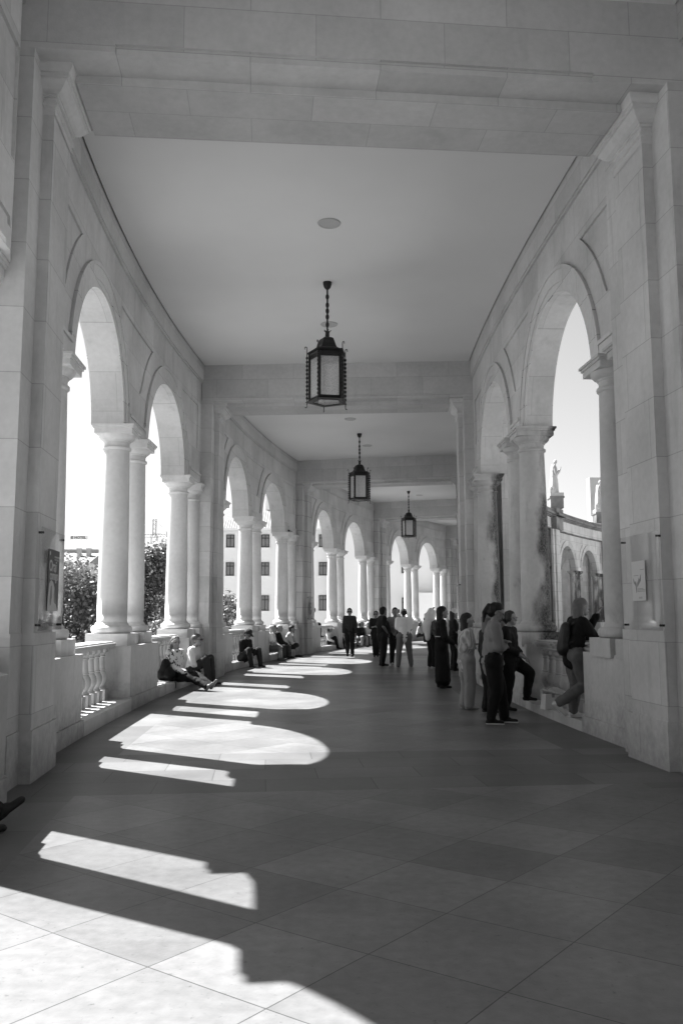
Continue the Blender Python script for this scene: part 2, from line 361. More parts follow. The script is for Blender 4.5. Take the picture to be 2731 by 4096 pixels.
        link('trousers' if not shorts else 'shorts',skin(c,'trousers',pmat(bottom),vox,4,.014,9,seed),t)
    else:
        z0=dress; c=[(T(0,0,.20),(.115*hb+E_)*s,T(0,0,.0),(.150*hb+E_)*s,(TF,.85)),(T(0,0,0),(.15*hb+E_)*s,P(0,.02,z0+.05),(.19)*s,(TF,.85),False),(P(-.03,.02,z0+.35),.17*s,P(-.03,.03,z0),.19*s,(TF,.85),True),(P(.03,.02,z0+.35),.17*s,P(.03,.01,z0),.185*s,(TF,.85),True)]
        c.append((hip[0],(.112*hb+E_)*s,hip[1],(.112*hb+E_)*s,(TF,.9)))
        link('skirt',skin(c,'skirt',pmat(bottom),vox,5,.014,7,seed),t)
    # top garment
    c=[x for x in torso(E_)][1:]; c[0]=(T(0,0,-.02-long_top),(.122*hb+E_+.012)*s,T(0,0,.18),(.122*hb+E_)*s,(TF,.84),False)
    if long_top: c.append((T(0,0,-long_top),(.14*hb+E_+.01)*s,T(0,0,0),(.13*hb+E_)*s,(TF,.88),True))
    for i in(0,1):
        e2=el[i] if sleeve>=.5 else sh[i].lerp(el[i],max(.35,sleeve*2))
        c.append((sh[i],(.054*hb+E_)*s,e2,(.046*hb+E_)*s))
        if sleeve>.5: c.append((el[i],(.044*hb+E_)*s,el[i].lerp(wr[i],(sleeve-.5)*2*.93),(.030+E_)*s))
    c.append((neck-TZ*.05*s,.075*s,neck-TZ*.01*s,.066*s))
    link('top',skin(c,'top',pmat(top,.85,topkind),vox,4,.017,8,seed+3),t)
    # shoes
    for i in(0,1):
        tv=Fw.copy()
        if split: tv=Vector((*split[i],0)).normalized()
        if pose=='stand' and legs in('walk','lift') and i==1: tv=(Fw-Up*.9).normalized()
        if foot and len(foot[i])>3: tv=(Fw*math.cos(foot[i][3])+Up*math.sin(foot[i][3])).normalized()
        nu=Rt.cross(tv); 
        if nu.z<0: nu=-nu
        an=FT[i]; hl=an-nu*.036*s-tv*.035*s; to=an-nu*.045*s+tv*.155*s
        c=[(hl,.038*s,hl+tv*.06*s,.040*s),(hl+tv*.05*s,.040*s,to,.033*s,(nu,.8)),(an-nu*.01*s,.042*s,an+tv*.06*s-nu*.03*s,.038*s)]
        so_=link('shoe',skin(c,'shoe',pmat(shoes,.5),vox*.7,2),t)
        if sole is not None:
            c=[(hl-nu*.026*s,.036*s,hl+tv*.06*s-nu*.026*s,.040*s,(nu,.35)),(hl+tv*.05*s-nu*.026*s,.042*s,to-nu*.022*s,.038*s,(nu,.35))]
            link('sole',skin(c,'sole',pmat(sole,.6),vox*.6,1),so_)
    # hair
    if hair!='bald':
        c=[(Hd(0,-.03,.035),.093*s2,Hd(0,-.006,.05),.086*s2,(LR,.93)),(Hd(0,-.05,-.02),.066*s2,Hd(0,-.04,.03),.08*s2,(LR,.97))]
        if hair=='fringe': c=[(Hd(0,-.055,-.005),.064*s2,Hd(0,-.05,.01),.066*s2,(LR,1.12))]
        if hair in('bob','long'):
            z=-.13 if hair=='bob' else -.23
            c+=[(Hd(-.060,-.035,.02),.032*s2,Hd(-.062,-.035,z*.85),.024*s2),(Hd(.060,-.035,.02),.032*s2,Hd(.062,-.035,z*.85),.024*s2),(Hd(0,-.05,0),.07*s2,Hd(0,-.062,z),.058*s2),(Hd(-.03,-.05,0),.06*s2,Hd(-.04,-.05,z),.045*s2),(Hd(.03,-.05,0),.06*s2,Hd(.04,-.05,z),.045*s2)]
        if hair=='curly': c+=[(Hd(a*.05,b_*.04-.03,.06),.045*s2,Hd(a*.06,b_*.04-.03,0),.045*s2) for a in(-1,1) for b_ in(-1,1)]
        if hair=='pony': c+=[(Hd(0,-.10,.045),.026*s2,Hd(0,-.115,.05),.024*s2),(Hd(0,-.125,.045),.028*s2,Hd(0,-.135,-.06),.034*s2),(Hd(0,-.135,-.06),.034*s2,Hd(0,-.10,-.17),.014*s2)]
        link('hair',skin(c,'hair',pmat(hairv,.5),vox*.7,2,.004,30,seed),t)
    if hat:
        c=[(Hd(0,-.01,.07),.094*s2,Hd(0,0,.075),.09*s2)]; b=[]
        if hat=='cap': b=[(Hd(0,.06,.065),.07*s2,Hd(0,.14,.055),.055*s2,(LU,.12))]
        if hat=='sun': b=[(Hd(0,-.02,.055),.165*s2,Hd(0,.02,.055),.165*s2,(LU,.09)),(Hd(0,0,.06),.092*s2,Hd(0,0,.12),.085*s2)]
        if hat=='bucket': b=[(Hd(0,0,.05),.13*s2,Hd(0,0,.10),.095*s2,None,True)]
        link('hat',skin(c+b,'hat',pmat(hatv),vox*.7,2),t)
    if glasses:
        b=MB(); Mx=Matrix(((LR.x,lookv.x,LU.x,0),(LR.y,lookv.y,LU.y,0),(LR.z,lookv.z,LU.z,0),(0,0,0,1)))
        for sx in(-1,1):
            c0=Hd(sx*.034,.094,.016)
            if glasses=='sun': b.box((0,0,0),(.029*s,.004,.020*s),0,Matrix.Translation(c0)@Mx)
            else: b.tube([c0+LR*(.026*s*math.cos(a))+LU*(.020*s*math.sin(a)) for a in[q*.5236 for q in range(13)]],.0017,5)
            b.tube([Hd(sx*.062,.092,.022),Hd(sx*.086,.0,.02)],.0035,5)
        b.tube([Hd(-.01,.098,.022),Hd(.01,.098,.022)],.003,5)
        b.build('glasses',pmat(.02 if glasses=='sun' else .14,.25),t)
    if vox<.013:
        for sx in(-1,1):
            b=MB(); b.lathe([[(0,-.011),(.007,-.008),(.0105,0),(.007,.008),(0,.011)]],10,tuple(Hd(sx*.032,.080,.014))); b.build('eye',pmat(.06,.2),t)
    if vest is not None:
        pass
    if extra: extra(t,T,P,Hd,s,(Rt,Fw,Up),(sh,el,wr,hip,KN,FT))
    return t
HI,MD,LO=.011,.014,.018
def shirt_hem(t,T,P,Hd,s,B,J):
    link('undershirt',skin([(T(0,0,-.12),.135*s,T(0,0,.0),.128*s,(B[1],.85),True)],'undershirt',pmat(.6),.012,2),t)
# ---- right hand group
person('woman with a dark ponytail in a grey sweater, arms crossed, looking down',(2.06,11.88,0),(1,-.05),1.60,1.22,top=.17,bottom=.018,hair='pony',hairv=.03,skinv=.26,arms='crossed',legs='stand',knee=[(-.09,.10,.49),(.09,.03,.48)],foot=[(-.10,.16,.08),(.10,-.06,.08)],shoes=.03,sole=.6,glasses='thin',vox=HI,lean=.05,long_top=.07,look=(1,-.1),nod=.45,extra=shirt_hem)
person('woman in a striped short-sleeved blouse and cream trousers, arms crossed, dark bobbed hair',(1.96,13.7,0),(1,.15),1.47,1.16,top=.36,bottom=.22,hair='bob',hairv=.04,skinv=.28,arms='crossed',sleeve=.4,shoes=.33,vox=HI,topkind='stripe',look=(1,-.05),long_top=.09,pants_w=.022)
person('short-haired woman with glasses in black, one foot on the right step',(2.60,13.5,0),(.93,-.45),1.50,1.22,top=.022,bottom=.018,hair='curly',hairv=.06,skinv=.30,arms='clasp',sleeve=.8,legs='up',foot=[(-.15,.24,.24),(.09,-.05,.08)],knee=[(-.15,.30,.64),(.09,0,.48)],shoes=.03,glasses='thin',vox=HI,look=(.75,-.66),long_top=.08)
def backpack(t,T,P,Hd,s,B,J):
    Rt,Fw,Up=B
    bp=link('backpack',skin([(T(-.04,-.17,.10),.10*s,T(.04,-.17,.10),.10*s,(Fw,.7)),(T(-.03,-.16,.32),.09*s,T(.03,-.16,.32),.09*s,(Fw,.65)),(T(0,-.17,.08),.12*s,T(0,-.16,.34),.11*s,(Fw,.7))],'backpack',pmat(.05,.4),.012,4,.006,8),t)
    b=MB()
    for sx in(-1,1): b.tube([T(sx*.10,-.12,.40),T(sx*.12,.0,.525),T(sx*.13,.10,.40),T(sx*.15,.02,.22),T(sx*.12,-.14,.14)],.014,6)
    b.build('strap',pmat(.04,.5),bp)
person('long-haired woman in black jacket and pale jeans leaning on the right balustrade',(3.04,11.4,.13),(1,.12),1.53,1.10,top=.02,bottom=.11,hair='long',hairv=.11,skinv=.26,arms='rail',legs='lift',shoes=.55,sole=.6,vox=HI,lean=.16,long_top=.05,extra=backpack,look=(1,.25))
def belt(t,T,P,Hd,s,B,J):
    link('belt',skin([(T(0,0,.155),.158*s,T(0,0,.172),.158*s,(B[1],.84),True)],'belt',pmat(.5),.010,1),t)
person('woman in a long black dress with thin pale belt and dark bob',(2.03,17.7,0),(1,.1),1.62,.98,top=.014,bottom=.013,dress=.13,hair='bob',hairv=.03,skinv=.22,arms='clasp',shoes=.02,vox=MD,look=(1,.1),glasses='thin',extra=belt)
person('person in a dark jacket and pale bucket hat, half hidden behind the ponytail woman',(2.20,13.1,0),(1,.2),1.46,1.05,top=.03,bottom=.03,hair='bob',hairv=.12,skinv=.27,arms='down',hat='bucket',hatv=.16,shoes=.08,vox=MD,sole=.3)
person('person in a white peaked cap and dark top standing behind the black-dressed woman',(3.0,23.3,0),(1,.1),1.60,1.05,top=.04,bottom=.03,hair='bob',hairv=.08,arms='crossed',sleeve=.4,hat='cap',hatv=.65,skinv=.28,vox=MD)
person('woman with long dark hair in a patterned skirt beside the person in the white cap',(3.02,21.6,0),(1,.2),1.50,1.05,top=.03,bottom=.10,hair='long',hairv=.04,arms='clasp',sleeve=.4,dress=.42,skinv=.25,vox=MD,shoes=.06)
person('figure in dark clothes in the shade, mostly hidden behind the standing group',(2.85,15.7,0),(1,0),1.42,.95,top=.03,bottom=.03,hair='short',hairv=.05,skinv=.25,vox=MD,shoes=.5)
def cloth(t,T,P,Hd,s,B,J):
    Rt,Fw,Up=B
    link('draped_cloth',skin([(Hd(0,-.03,.09),.12*s,Hd(-.02,-.07,-.05),.16*s),(Hd(0,-.08,-.05),.15*s,T(0,-.14,.25),.17*s,(Fw,.7)),(T(0,-.15,.35),.19*s,T(.03,-.14,.02),.12*s,(Fw,.6)),(Hd(.05,.03,.08),.06*s,Hd(.12,-.05,-.1),.08*s)],'draped_cloth',pmat(.62),.014,4,.02,7),t)
person('person sheltering under a white cloth draped over head and back',(2.52,24.4,0),(.9,.4),1.58,1.0,top=.10,bottom=.03,topkind='floral',hair='short',arms='head',legs='stand',skinv=.28,vox=MD,shoes=.45,extra=cloth)
# ---- middle distance
person('man in a white short-sleeved shirt and grey trousers seen from behind, dark crown of hair',(1.80,25.0,0),(-.15,1),1.66,1.12,top=.8,bottom=.13,hair='fringe',hairv=.04,skinv=.28,arms='crossed',sleeve=.4,legs='wide',shoes=.12,vox=MD,long_top=.02)
person('man facing the camera, half hidden behind the white-shirted man',(1.60,26.0,0),(.1,-1),1.68,1.0,top=.22,bottom=.03,hair='short',hairv=.04,skinv=.25,arms='phone',vox=MD,shoes=.2)
person('heavy-set man in a black short-sleeved shirt and dark jeans, seen from the side',(1.20,25.6,0),(.95,.25),1.70,1.18,top=.02,bottom=.03,hair='short',hairv=.025,skinv=.2,arms='hips',sleeve=.38,shoes=.02,belly=.05,vox=MD,long_top=.08,look=(.8,.6),legs='close')
person('man in sunglasses and dark robe-like coat standing behind the heavy-set man',(1.24,31.4,0),(-.15,-1),1.62,1.0,top=.03,bottom=.025,hair='short',hairv=.03,skinv=.28,arms='phone',sleeve=.7,glasses='sun',vox=MD,long_top=.12,legs='close')
person('man walking toward the camera in sunglasses, dark pullover and black trousers',(.29,31.7,0),(-.05,-1),1.72,1.02,top=.07,bottom=.025,hair='short',hairv=.03,skinv=.28,arms='down',legs='walk',glasses='sun',vox=MD,shoes=.02,split=[(-.3,-1),(.3,-1)])
# ---- seated along the left
person('woman in a floral blouse and glasses seated on the step, legs stretched out',(-3.33,17.55,.0),(.95,-.55),1.62,1.05,'sit',top=.60,topkind='floral',bottom=.02,hair='bob',hairv=.10,skinv=.36,arms='support',seat=.20,knee=[(-.09,.44,.30),(.07,.44,.26)],foot=[(-.05,.86,.12,.9),(.07,.84,.10,.7)],shoes=.13,glasses='thin',vox=HI,look=(.55,-.83),lean=-.12)
person('man in a pale shirt and sunglasses seated beside the woman in floral blouse',(-3.22,18.65,.0),(.98,-.12),1.66,1.08,'sit',top=.62,bottom=.07,hair='short',hairv=.09,skinv=.33,arms='lap',seat=.20,knee=[(-.15,.36,.56),(.16,.36,.56)],foot=[(-.12,.44,.08),(.15,.42,.08)],shoes=.05,glasses='sun',vox=HI,look=(1,-.15),lean=.12)
person('man in a dark cap and dark shirt dozing on the step with knees apart',(-2.85,25.2,.0),(.85,-.55),1.66,1.05,'sit',top=.025,bottom=.05,hair='short',skinv=.26,arms='lap',sleeve=.45,seat=.2,knee=[(-.22,.38,.50),(.24,.38,.50)],foot=[(-.16,.5,.08),(.28,.52,.08)],hat='cap',hatv=.06,glasses='sun',shoes=.03,sole=.3,vox=MD,nod=.6,lean=.18)
person('bald man in a white t-shirt and shorts seated on the pedestal ledge',(-2.48,29.0,.0),(.95,-.1),1.66,1.0,'sit',top=.68,bottom=.12,hair='bald',skinv=.34,arms='knees',sleeve=.35,seat=.30,shorts=True,vox=MD,shoes=.1,lean=.15)
person('dark-haired figure in sunglasses seated between the bald man and the old man',(-2.42,29.8,.0),(.98,-.1),1.62,.95,'sit',top=.45,bottom=.06,hair='short',skinv=.28,arms='lap',seat=.30,glasses='sun',vox=LO,lean=.1)
person('old man with thin hair in a black shirt and jeans seated third along the ledge',(-2.30,30.5,.0),(.97,-.05),1.66,1.08,'sit',top=.02,bottom=.07,hair='fringe',hairv=.3,skinv=.34,arms='knees',seat=.30,vox=MD,shoes=.03,lean=.12)
person('dark-haired woman with a white collar resting her chin on her hand, last on the ledge',(-2.02,31.4,.0),(.98,-.05),1.60,1.08,'sit',top=.36,bottom=.04,hair='short',hairv=.03,skinv=.24,arms='chin',seat=.30,vox=MD,shoes=.02,lean=.3,shorts=True)
person('balding man in a white shirt perched high on the pedestal with legs dangling',(-1.42,37.8,.55),(.97,-.25),1.66,.98,'sit',top=.60,bottom=.02,hair='fringe',hairv=.12,skinv=.22,arms='lap',sleeve=.8,seat=.45,shoes=.06,sole=.3,vox=MD,lean=.22,nod=.25)
person('person in a white cap and pale jacket sitting low on the step with drawn-up knees',(-.72,39.2,.0),(1,-.1),1.60,1.05,'sit',top=.55,bottom=.02,hair='short',hat='cap',hatv=.7,skinv=.26,arms='knees',seat=.16,knee=[(-.1,.42,.52),(.1,.42,.52)],foot=[(-.1,.55,.08),(.1,.58,.08)],vox=LO,lean=.25)
person('person in a white brimmed sun hat sitting beside the one in the white cap',(-.38,40.4,.0),(1,-.1),1.56,1.0,'sit',top=.38,bottom=.03,hair='bob',hat='sun',hatv=.7,skinv=.28,arms='knees',seat=.16,knee=[(-.1,.42,.5),(.1,.42,.5)],foot=[(-.1,.55,.08),(.1,.58,.08)],vox=LO,lean=.2)
cl=[((.62,42.6),.6,.30),((.95,43.2),.12,.05),((1.25,43.9),.45,.4),((1.55,44.4),.03,.12),((.85,41.9),.03,.05)]
for i,((x,y),tv,hv) in enumerate(cl):
    person(['grey-haired person in white seated in the huddle behind the walking man','dark-topped person second in the huddle on the far step','fair-haired person in pale clothes in the huddle on the far step','dark-clothed person at the end of the huddle nearest the man in sunglasses','black-clad person seated at the front of the huddle beside the walking man'][i],(x,y,0),(.6,-.8),1.58,1.0,'sit',top=tv,bottom=.05 if i%2 else .2,hair='bob' if i%2 else 'curly',hairv=hv,skinv=.3,arms='lap',seat=.35,vox=LO,lean=.15)
person('man in a light shirt perched on the fourth pier pedestal high above the floor',(3.05,48.0,.55),(.75,-.65),1.64,1.0,'sit',top=.42,bottom=.03,hair='short',hairv=.2,skinv=.26,arms='lap',seat=.45,vox=LO,lean=.1)
person('seated woman with dark hair in a pale top by the last balustrade',(4.35,49.6,0),(1,-.2),1.58,1.0,'sit',top=.35,bottom=.04,hair='long',hairv=.05,skinv=.3,arms='chin',seat=.3,vox=LO,lean=.2)
person('slim woman in a long black dress leaning on the last balustrade',(4.85,49.9,0),(.8,-.5),1.62,.95,top=.02,bottom=.02,dress=.12,hair='long',hairv=.06,skinv=.3,arms='clasp',vox=LO)
person('person whose outstretched dark leather shoe enters the frame beside the near left pier',(-3.12,5.66,0),(.95,.62),1.70,1.05,'sit',top=.05,bottom=.04,hair='short',hairv=.04,skinv=.3,arms='lap',seat=.30,knee=[(-.1,.45,.36),(.12,.46,.40)],foot=[(-.05,.86,.11,.6),(.15,.70,.08)],shoes=.04,vox=MD)
# crowd outside on the plaza
rnd=random.Random(4)
for i in range(9):
    x=13.2+i*1.05+rnd.uniform(-.3,.3); y=39+rnd.uniform(-5,5)
    person(['distant person in black with pale shirt front out on the plaza','dark-haired distant person farther out on the plaza','distant person in grey, half hidden by the long-haired woman','distant person wearing a white top out on the plaza','distant dark figure just left of the near right column','distant person in charcoal standing on the plaza','distant short person in black on the plaza','distant person with fair hair on the plaza','distant last figure on the plaza beside the column'][i],(x,y,-.35),(rnd.uniform(-1,1),rnd.uniform(-1,1)),1.6+rnd.uniform(0,.18),1.0,top=rnd.choice([.02,.03,.05,.4]),bottom=.03,hair='short',hairv=.03+.1*(i%3==0),skinv=.3,vox=.024,group='distant people standing on the plaza')
# ---- belongings
def bag():
    t=empty('handbag',(3.0,12.55,.13),.3,'white handbag with a sun hat and papers on top, standing on the right step','bag')
    b=MB(); P=[(-.14,-.07,0),(.14,-.07,0),(.14,.07,0),(-.14,.07,0),(-.115,-.055,.21),(.115,-.055,.21),(.115,.055,.21),(-.115,.055,.21)]
    for q in((0,1,5,4),(1,2,6,5),(2,3,7,6),(3,0,4,7),(4,5,6,7),(3,2,1,0)): b.quad([P[i] for i in q])
    b.build('bag_body',pmat(.5,.5),t)
    b=MB(); b.tube([(-.09,0,.21),(-.08,0,.27),(-.02,0,.31),(.04,0,.29),(.08,0,.21)],.007,8); b.build('handle',pmat(.35,.4),t)
    b=MB(); b.box((.0,-.06,.19),(.02,.004,.025)); b.build('clasp',pmat(.2,.3,),t)
    h=empty('sun_hat',(3.07,12.6,.36),0,'soft pale sun hat lying folded over the white handbag','hat')
    link('crown',skin([(V3(0,0,.02),.09,V3(.08,0,.0),.08,(V3(0,0,1),.6)),(V3(-.05,0,.0),.15,V3(.1,0,-.04),.12,(V3(.3,0,1).normalized(),.12))],'crown',pmat(.38),.010,3,.006,10),h)
bag()
bp=empty('backpack',(-3.47,17.25,.18),0,'black backpack standing on the step beside the woman in the floral blouse','backpack')
link('pack',skin([(V3(-.06,0,.14),.13,V3(.06,0,.14),.13),(V3(-.04,0,.16),.12,V3(-.02,0,.36),.09),(V3(.05,-.06,.12),.10,V3(.05,-.04,.22),.09)],'pack',pmat(.015,.5),.012,4,.01,9),bp)
b=MB(); b.tube([(.1,-.05,.3),(.16,-.06,.1),(.2,-.05,-.05),(.2,-.05,-.12)],.010,6); b.tube([(-.03,0,.42),(0,0,.48),(.04,0,.42)],.008,6); b.build('strap',pmat(.02,.5),bp)
# ---- pigeon on the capital
pg=empty('pigeon',(0,0,0),0,'dark pigeon perched on a column capital of the second left bay','pigeon')
def pig():
    S=PK(2)+(BAY-2.05)*1.0; x,y,_=LS.pt(S,DC-.12,0); pg.location=(x,y,4.60)
    link('body',skin([(V3(-.06,0,.10),.065,V3(.10,0,.075),.05),(V3(-.09,0,.13),.04,V3(-.115,0,.185),.03),(V3(-.125,0,.195),.032,V3(-.125,0,.196),.032),(V3(-.155,0,.19),.010,V3(-.185,0,.185),.004),(V3(.10,0,.075),.035,V3(.24,0,.05),.022,(V3(0,0,1),.4)),(V3(-.02,.03,.05),.012,V3(-.02,.03,.0),.006),(V3(-.02,-.03,.05),.012,V3(-.02,-.03,.0),.006)],'body',pmat(.035,.6),.008,3),pg)
    for sy in(-1,1): link('wing',skin([(V3(-.06,sy*.055,.11),.035,V3(.15,sy*.03,.075),.018,(V3(0,1,0),.4))],'wing',pmat(.06,.6),.007,2),pg)
pig()
# ---- statues above the far piers
def statue(k,label,var):
    x,y,_=RS.pt(PK(k)-(1.9 if k==6 else 0),1.1,0); t=empty('statue',(x,y,8.36),0,label,'statue','saint statues above the facade piers')
    b=MB(); b.box((0,0,.3),(.44,.44,.3)); b.box((0,0,.64),(.5,.5,.05)); b.build('pedestal',M['cornice'],t)
    b=MB(); b.box((0,0,.79),(.46,.46,.11)); b.build('base',M['statue'],t)
    q=.9; V=V3; f=V(.9,-.35,0).normalized(); r=V(f.y,-f.x,0)
    p=lambda a,b_,z:r*a+f*b_+V(0,0,q+z)
    body=[(p(0,-.02,0),.34,p(0,0,.9),.24,(f,.8),True),(p(-.12,-.05,0),.22,p(-.08,0,1.0),.17),(p(.12,.05,0),.2,p(.08,0,1.0),.17),(p(0,0,.9),.24,p(0,.02,1.45),.22,(f,.75)),(p(-.17,.0,1.55),.11,p(.17,.0,1.55),.11),(p(0,.03,1.6),.07,p(0,.05,1.75),.07),
      (p(0,.07,1.84),.125,p(0,.08,1.88),.12),(p(0,.15,1.80),.05,p(0,.15,1.84),.05),
      (p(-.22,0,1.5),.10,p(-.26,.12,1.15),.09),(p(-.26,.12,1.15),.09,p(-.08,.36,1.28+.1*var),.06),(p(.22,0,1.5),.10,p(.26,.12,1.15),.09),(p(.26,.12,1.15),.09,p(.06,.34,1.25),.06),(p(-.05,.4,1.32+.1*var),.04,p(-.03,.45,1.45+.1*var),.03)]
    link('figure',skin(body,'figure',M['statue'],.028,3,.03,4,k),t)
    link('cloak',skin([(p(0,-.14,1.5),.22,p(0,-.26,.25),.30,(f,.45)),(p(-.18,-.05,1.5),.10,p(-.30,-.1,.4),.12),(p(.18,-.05,1.5),.10,p(.30,-.1,.4),.12)],'cloak',M['statue'],.028,3,.03,4,k+2),t)
    t.scale=(.95,.95,1.12)
statue(5,'stone saint statue with raised hand on the middle pier of the far facade',1)
statue(6,'stone friar statue on the farthest visible pier beside the church block',0)
statue(4,'largest stone saint statue, partly hidden behind the near right capital',.5)
# ================================================================= COLONNADE
H_CEIL=7.566; H_SOF=6.69; H_RIB=6.61; H_CAP=4.60; ZT=6.5; ZBOT=5.42
KMIN,KMAX=-1,7       # bays 0..5 lie between piers k and k+1
col=empty('colonnade',(0,0,0),0,'curved two-sided limestone colonnade with round arches on paired columns that people stand in','colonnade')
def arc_params(side):
    if side.left: return (2.05+5.90)/2,(13.039/2-.62-2.05)/2
    return (1.73+5.64)/2,(5.64-1.73)/2
def arcade_wall(side,k):
    L=side.L; Pk=PK(k); g_=side.g
    a0,half=arc_params(side); ri=half-(.335 if side.left else .255); re=ri+.36; zs=4.58 if side.left else 4.50; rp=re+.37
    cen=[a0,L-a0-(.14 if side.left and k==0 else 0)]
    def S(m): return Pk+m*g_
    def bow(m): u=(m-L/2)/(L/2); return (.12 if side.left else .05)*(1-u*u)
    D0,D1=(.345,.845) if side.left else (.32,.74)
    def d0(m): return D0+bow(m)
    def d1(m): return D1+bow(m)
    brk={.4,L-.4,L/2}
    for c in cen:
        for i in range(0,37): brk.add(round(c-ri*math.cos(math.pi*i/36),5))
        for q in (rp,): brk|={round(c-q,5),round(c+q,5)}
    dz=ZT-zs; o1=math.sqrt(rp*rp-dz*dz) if rp>dz else 0
    ranges=[(1.12,cen[0]-o1),(cen[0]+o1,cen[1]-o1),(cen[1]+o1,L-1.12)]
    for r in ranges: brk|={r[0],r[1]}
    for r in ranges:
        for i in range(1,16): brk.add(r[0]+(r[1]-r[0])*i/16)
    bs=sorted(b for b in brk if .4<=b<=L-.4); bb=[bs[0]]
    for b in bs[1:]:
        if b-bb[-1]>1e-3: bb.append(b)
    def zb(m,mid):
        for c in cen:
            if abs(mid-c)<ri:
                t=ri*ri-(m-c)**2; return zs+(math.sqrt(t) if t>0 else 0)
        return H_CAP
    def pan(m,mid):
        for r in ranges:
            if r[0]<mid<r[1]:
                lo=ZBOT
                for c in cen:
                    if abs(m-c)<rp: lo=max(lo,zs+math.sqrt(max(0,rp*rp-(m-c)**2)))
                return min(lo,ZT)
        return None
    mb=MB(); p=side.pt
    prev=None
    for i in range(len(bb)-1):
        m0,m1=bb[i],bb[i+1]; mid=(m0+m1)/2
        z0,z1=zb(m0,mid),zb(m1,mid); l0,l1=pan(m0,mid),pan(m1,mid)
        for face in(0,1):
            df=d0 if face==0 else d1; rec=.03 if face==0 else -.03; top=7.80
            def q(za,zc,zd,ze,off):  # za(m0) zc(m1) bottom ; zd(m1) ze(m0) top
                pts=[(m0,za),(m1,zc),(m1,zd),(m0,ze)]
                if face: pts=pts[::-1]
                mb.quad([p(S(m),df(m)+off,z) for m,z in pts],[(S(m),z) for m,z in pts])
            if l0 is None: q(z0,z1,top,top,0)
            else:
                q(z0,z1,l1,l0,0); q(l0,l1,ZT,ZT,rec); q(ZT,ZT,top,top,0)
                for (za,zc) in((l0,l1),(ZT,ZT)):
                    mb.quad([p(S(m0),df(m0),za),p(S(m1),df(m1),zc),p(S(m1),df(m1)+rec,zc),p(S(m0),df(m0)+rec,za)])
        # soffit
        arch=any(abs(mid-c)<ri for c in cen)
        if arch:
            for dd in range(1):
                mb.quad([p(S(m0),d1(m0),z0),p(S(m1),d1(m1),z1),p(S(m1),d0(m1),z1),p(S(m0),d0(m0),z0)],[(.1,z0*1.0),(.1,z1),(.6,z1),(.6,z0)],sm=False)
        else: mb.quad([p(S(m0),d1(m0),H_CAP),p(S(m1),d1(m1),H_CAP),p(S(m1),d0(m1),H_CAP),p(S(m0),d0(m0),H_CAP)])
        if prev is not None:
            pz,pl=prev
            if abs(pz-z0)>1e-3:
                a,b=min(pz,z0),max(pz,z0); mb.quad([p(S(m0),d0(m0),a),p(S(m0),d1(m0),a),p(S(m0),d1(m0),b),p(S(m0),d0(m0),b)],[(.1,a),(.6,a),(.6,b),(.1,b)])
            if (pl is None)!=(l0 is None):
                a=pl if l0 is None else l0
                if ZT-a>1e-3:
                    for df,rec in((d0,.03),(d1,-.03)): mb.quad([p(S(m0),df(m0),a),p(S(m0),df(m0)+rec,a),p(S(m0),df(m0)+rec,ZT),p(S(m0),df(m0),ZT)])
        prev=(z1,l1)
    wall=mb.build('arcade_wall',M['wall'] if (side.left or k<2) else M['weather'],col)
    # archivolt rings
    for c in cen:
        path=[((-1,0),(c,H_CAP+.015))]+[((-math.cos(t),math.sin(t)),(c,zs)) for t in [math.pi*j/48 for j in range(49)]]+[((1,0),(c,H_CAP+.015))]
        for face in(0,1):
            rb=MB(); df=d0 if face==0 else d1; sg=-1 if face==0 else 1
            prof=[(ri+.002,0),(ri+.002,.016),(ri+.125,.016),(ri+.125,.03),(re-.05,.03),(re-.05,.045),(re,.045),(re,-.005)]
            for j in range(len(path)-1):
                for e in range(len(prof)-1):
                    pts=[]
                    for (nn,cc),(r,dd) in ((path[j],prof[e]),(path[j+1],prof[e]),(path[j+1],prof[e+1]),(path[j],prof[e+1])):
                        m=cc[0]+nn[0]*r; z=cc[1]+nn[1]*r; pts.append((m,z,df(m)+sg*dd))
                    if face==0: pts=pts[::-1]
                    rb.quad([p(S(m),d,z) for m,z,d in pts],[(S(m),z) for m,z,d in pts])
            rb.build('archivolt',M['trim'] if (side.left or k<2) else M['weather'],wall)
    # impost mouldings over the capitals and frieze under the ceiling
    for (ma,mz) in((.52,cen[0]-re-.0),(cen[0]+re,cen[1]-re),(cen[1]+re,L-.52)):
        if mz-ma<.1: continue
        mo=MB(); mq=MB()
        for (za,zc,pr) in((H_CAP+.003,H_CAP+.20,.035),(H_CAP+.20,H_CAP+.25,.06)):
            dm=(ma+mz)/2
            mo.cbox(side,S(ma),S(mz),d0(dm)-pr,d0(dm)+.05,za,zc,2); mq.cbox(side,S(ma),S(mz),d1(dm)-.05,d1(dm)+pr,za,zc,2)
        mo.build('impost_moulding',M['trim'],wall); mq.build('impost_moulding',M['trim'],wall)
    fr=MB(); n=20
    for i in range(n):
        ma=.5+(L-1)*i/n; mc=.5+(L-1)*(i+1)/n
        for (za,zc,pr) in((7.12,7.16,.035),(7.16,7.70,.055)):
            A=[p(S(ma),d0(ma)-pr,za),p(S(mc),d0(mc)-pr,za),p(S(mc),d0(mc)-pr,zc),p(S(ma),d0(ma)-pr,zc)]
            fr.quad(A,[(S(ma),za+.2),(S(mc),za+.2),(S(mc),zc+.2),(S(ma),zc+.2)])
            fr.quad([p(S(ma),d0(ma)+.01,za),p(S(mc),d0(mc)+.01,za),p(S(mc),d0(mc)-pr,za),p(S(ma),d0(ma)-pr,za)])
    fr.build('frieze',M['wall2'],wall)
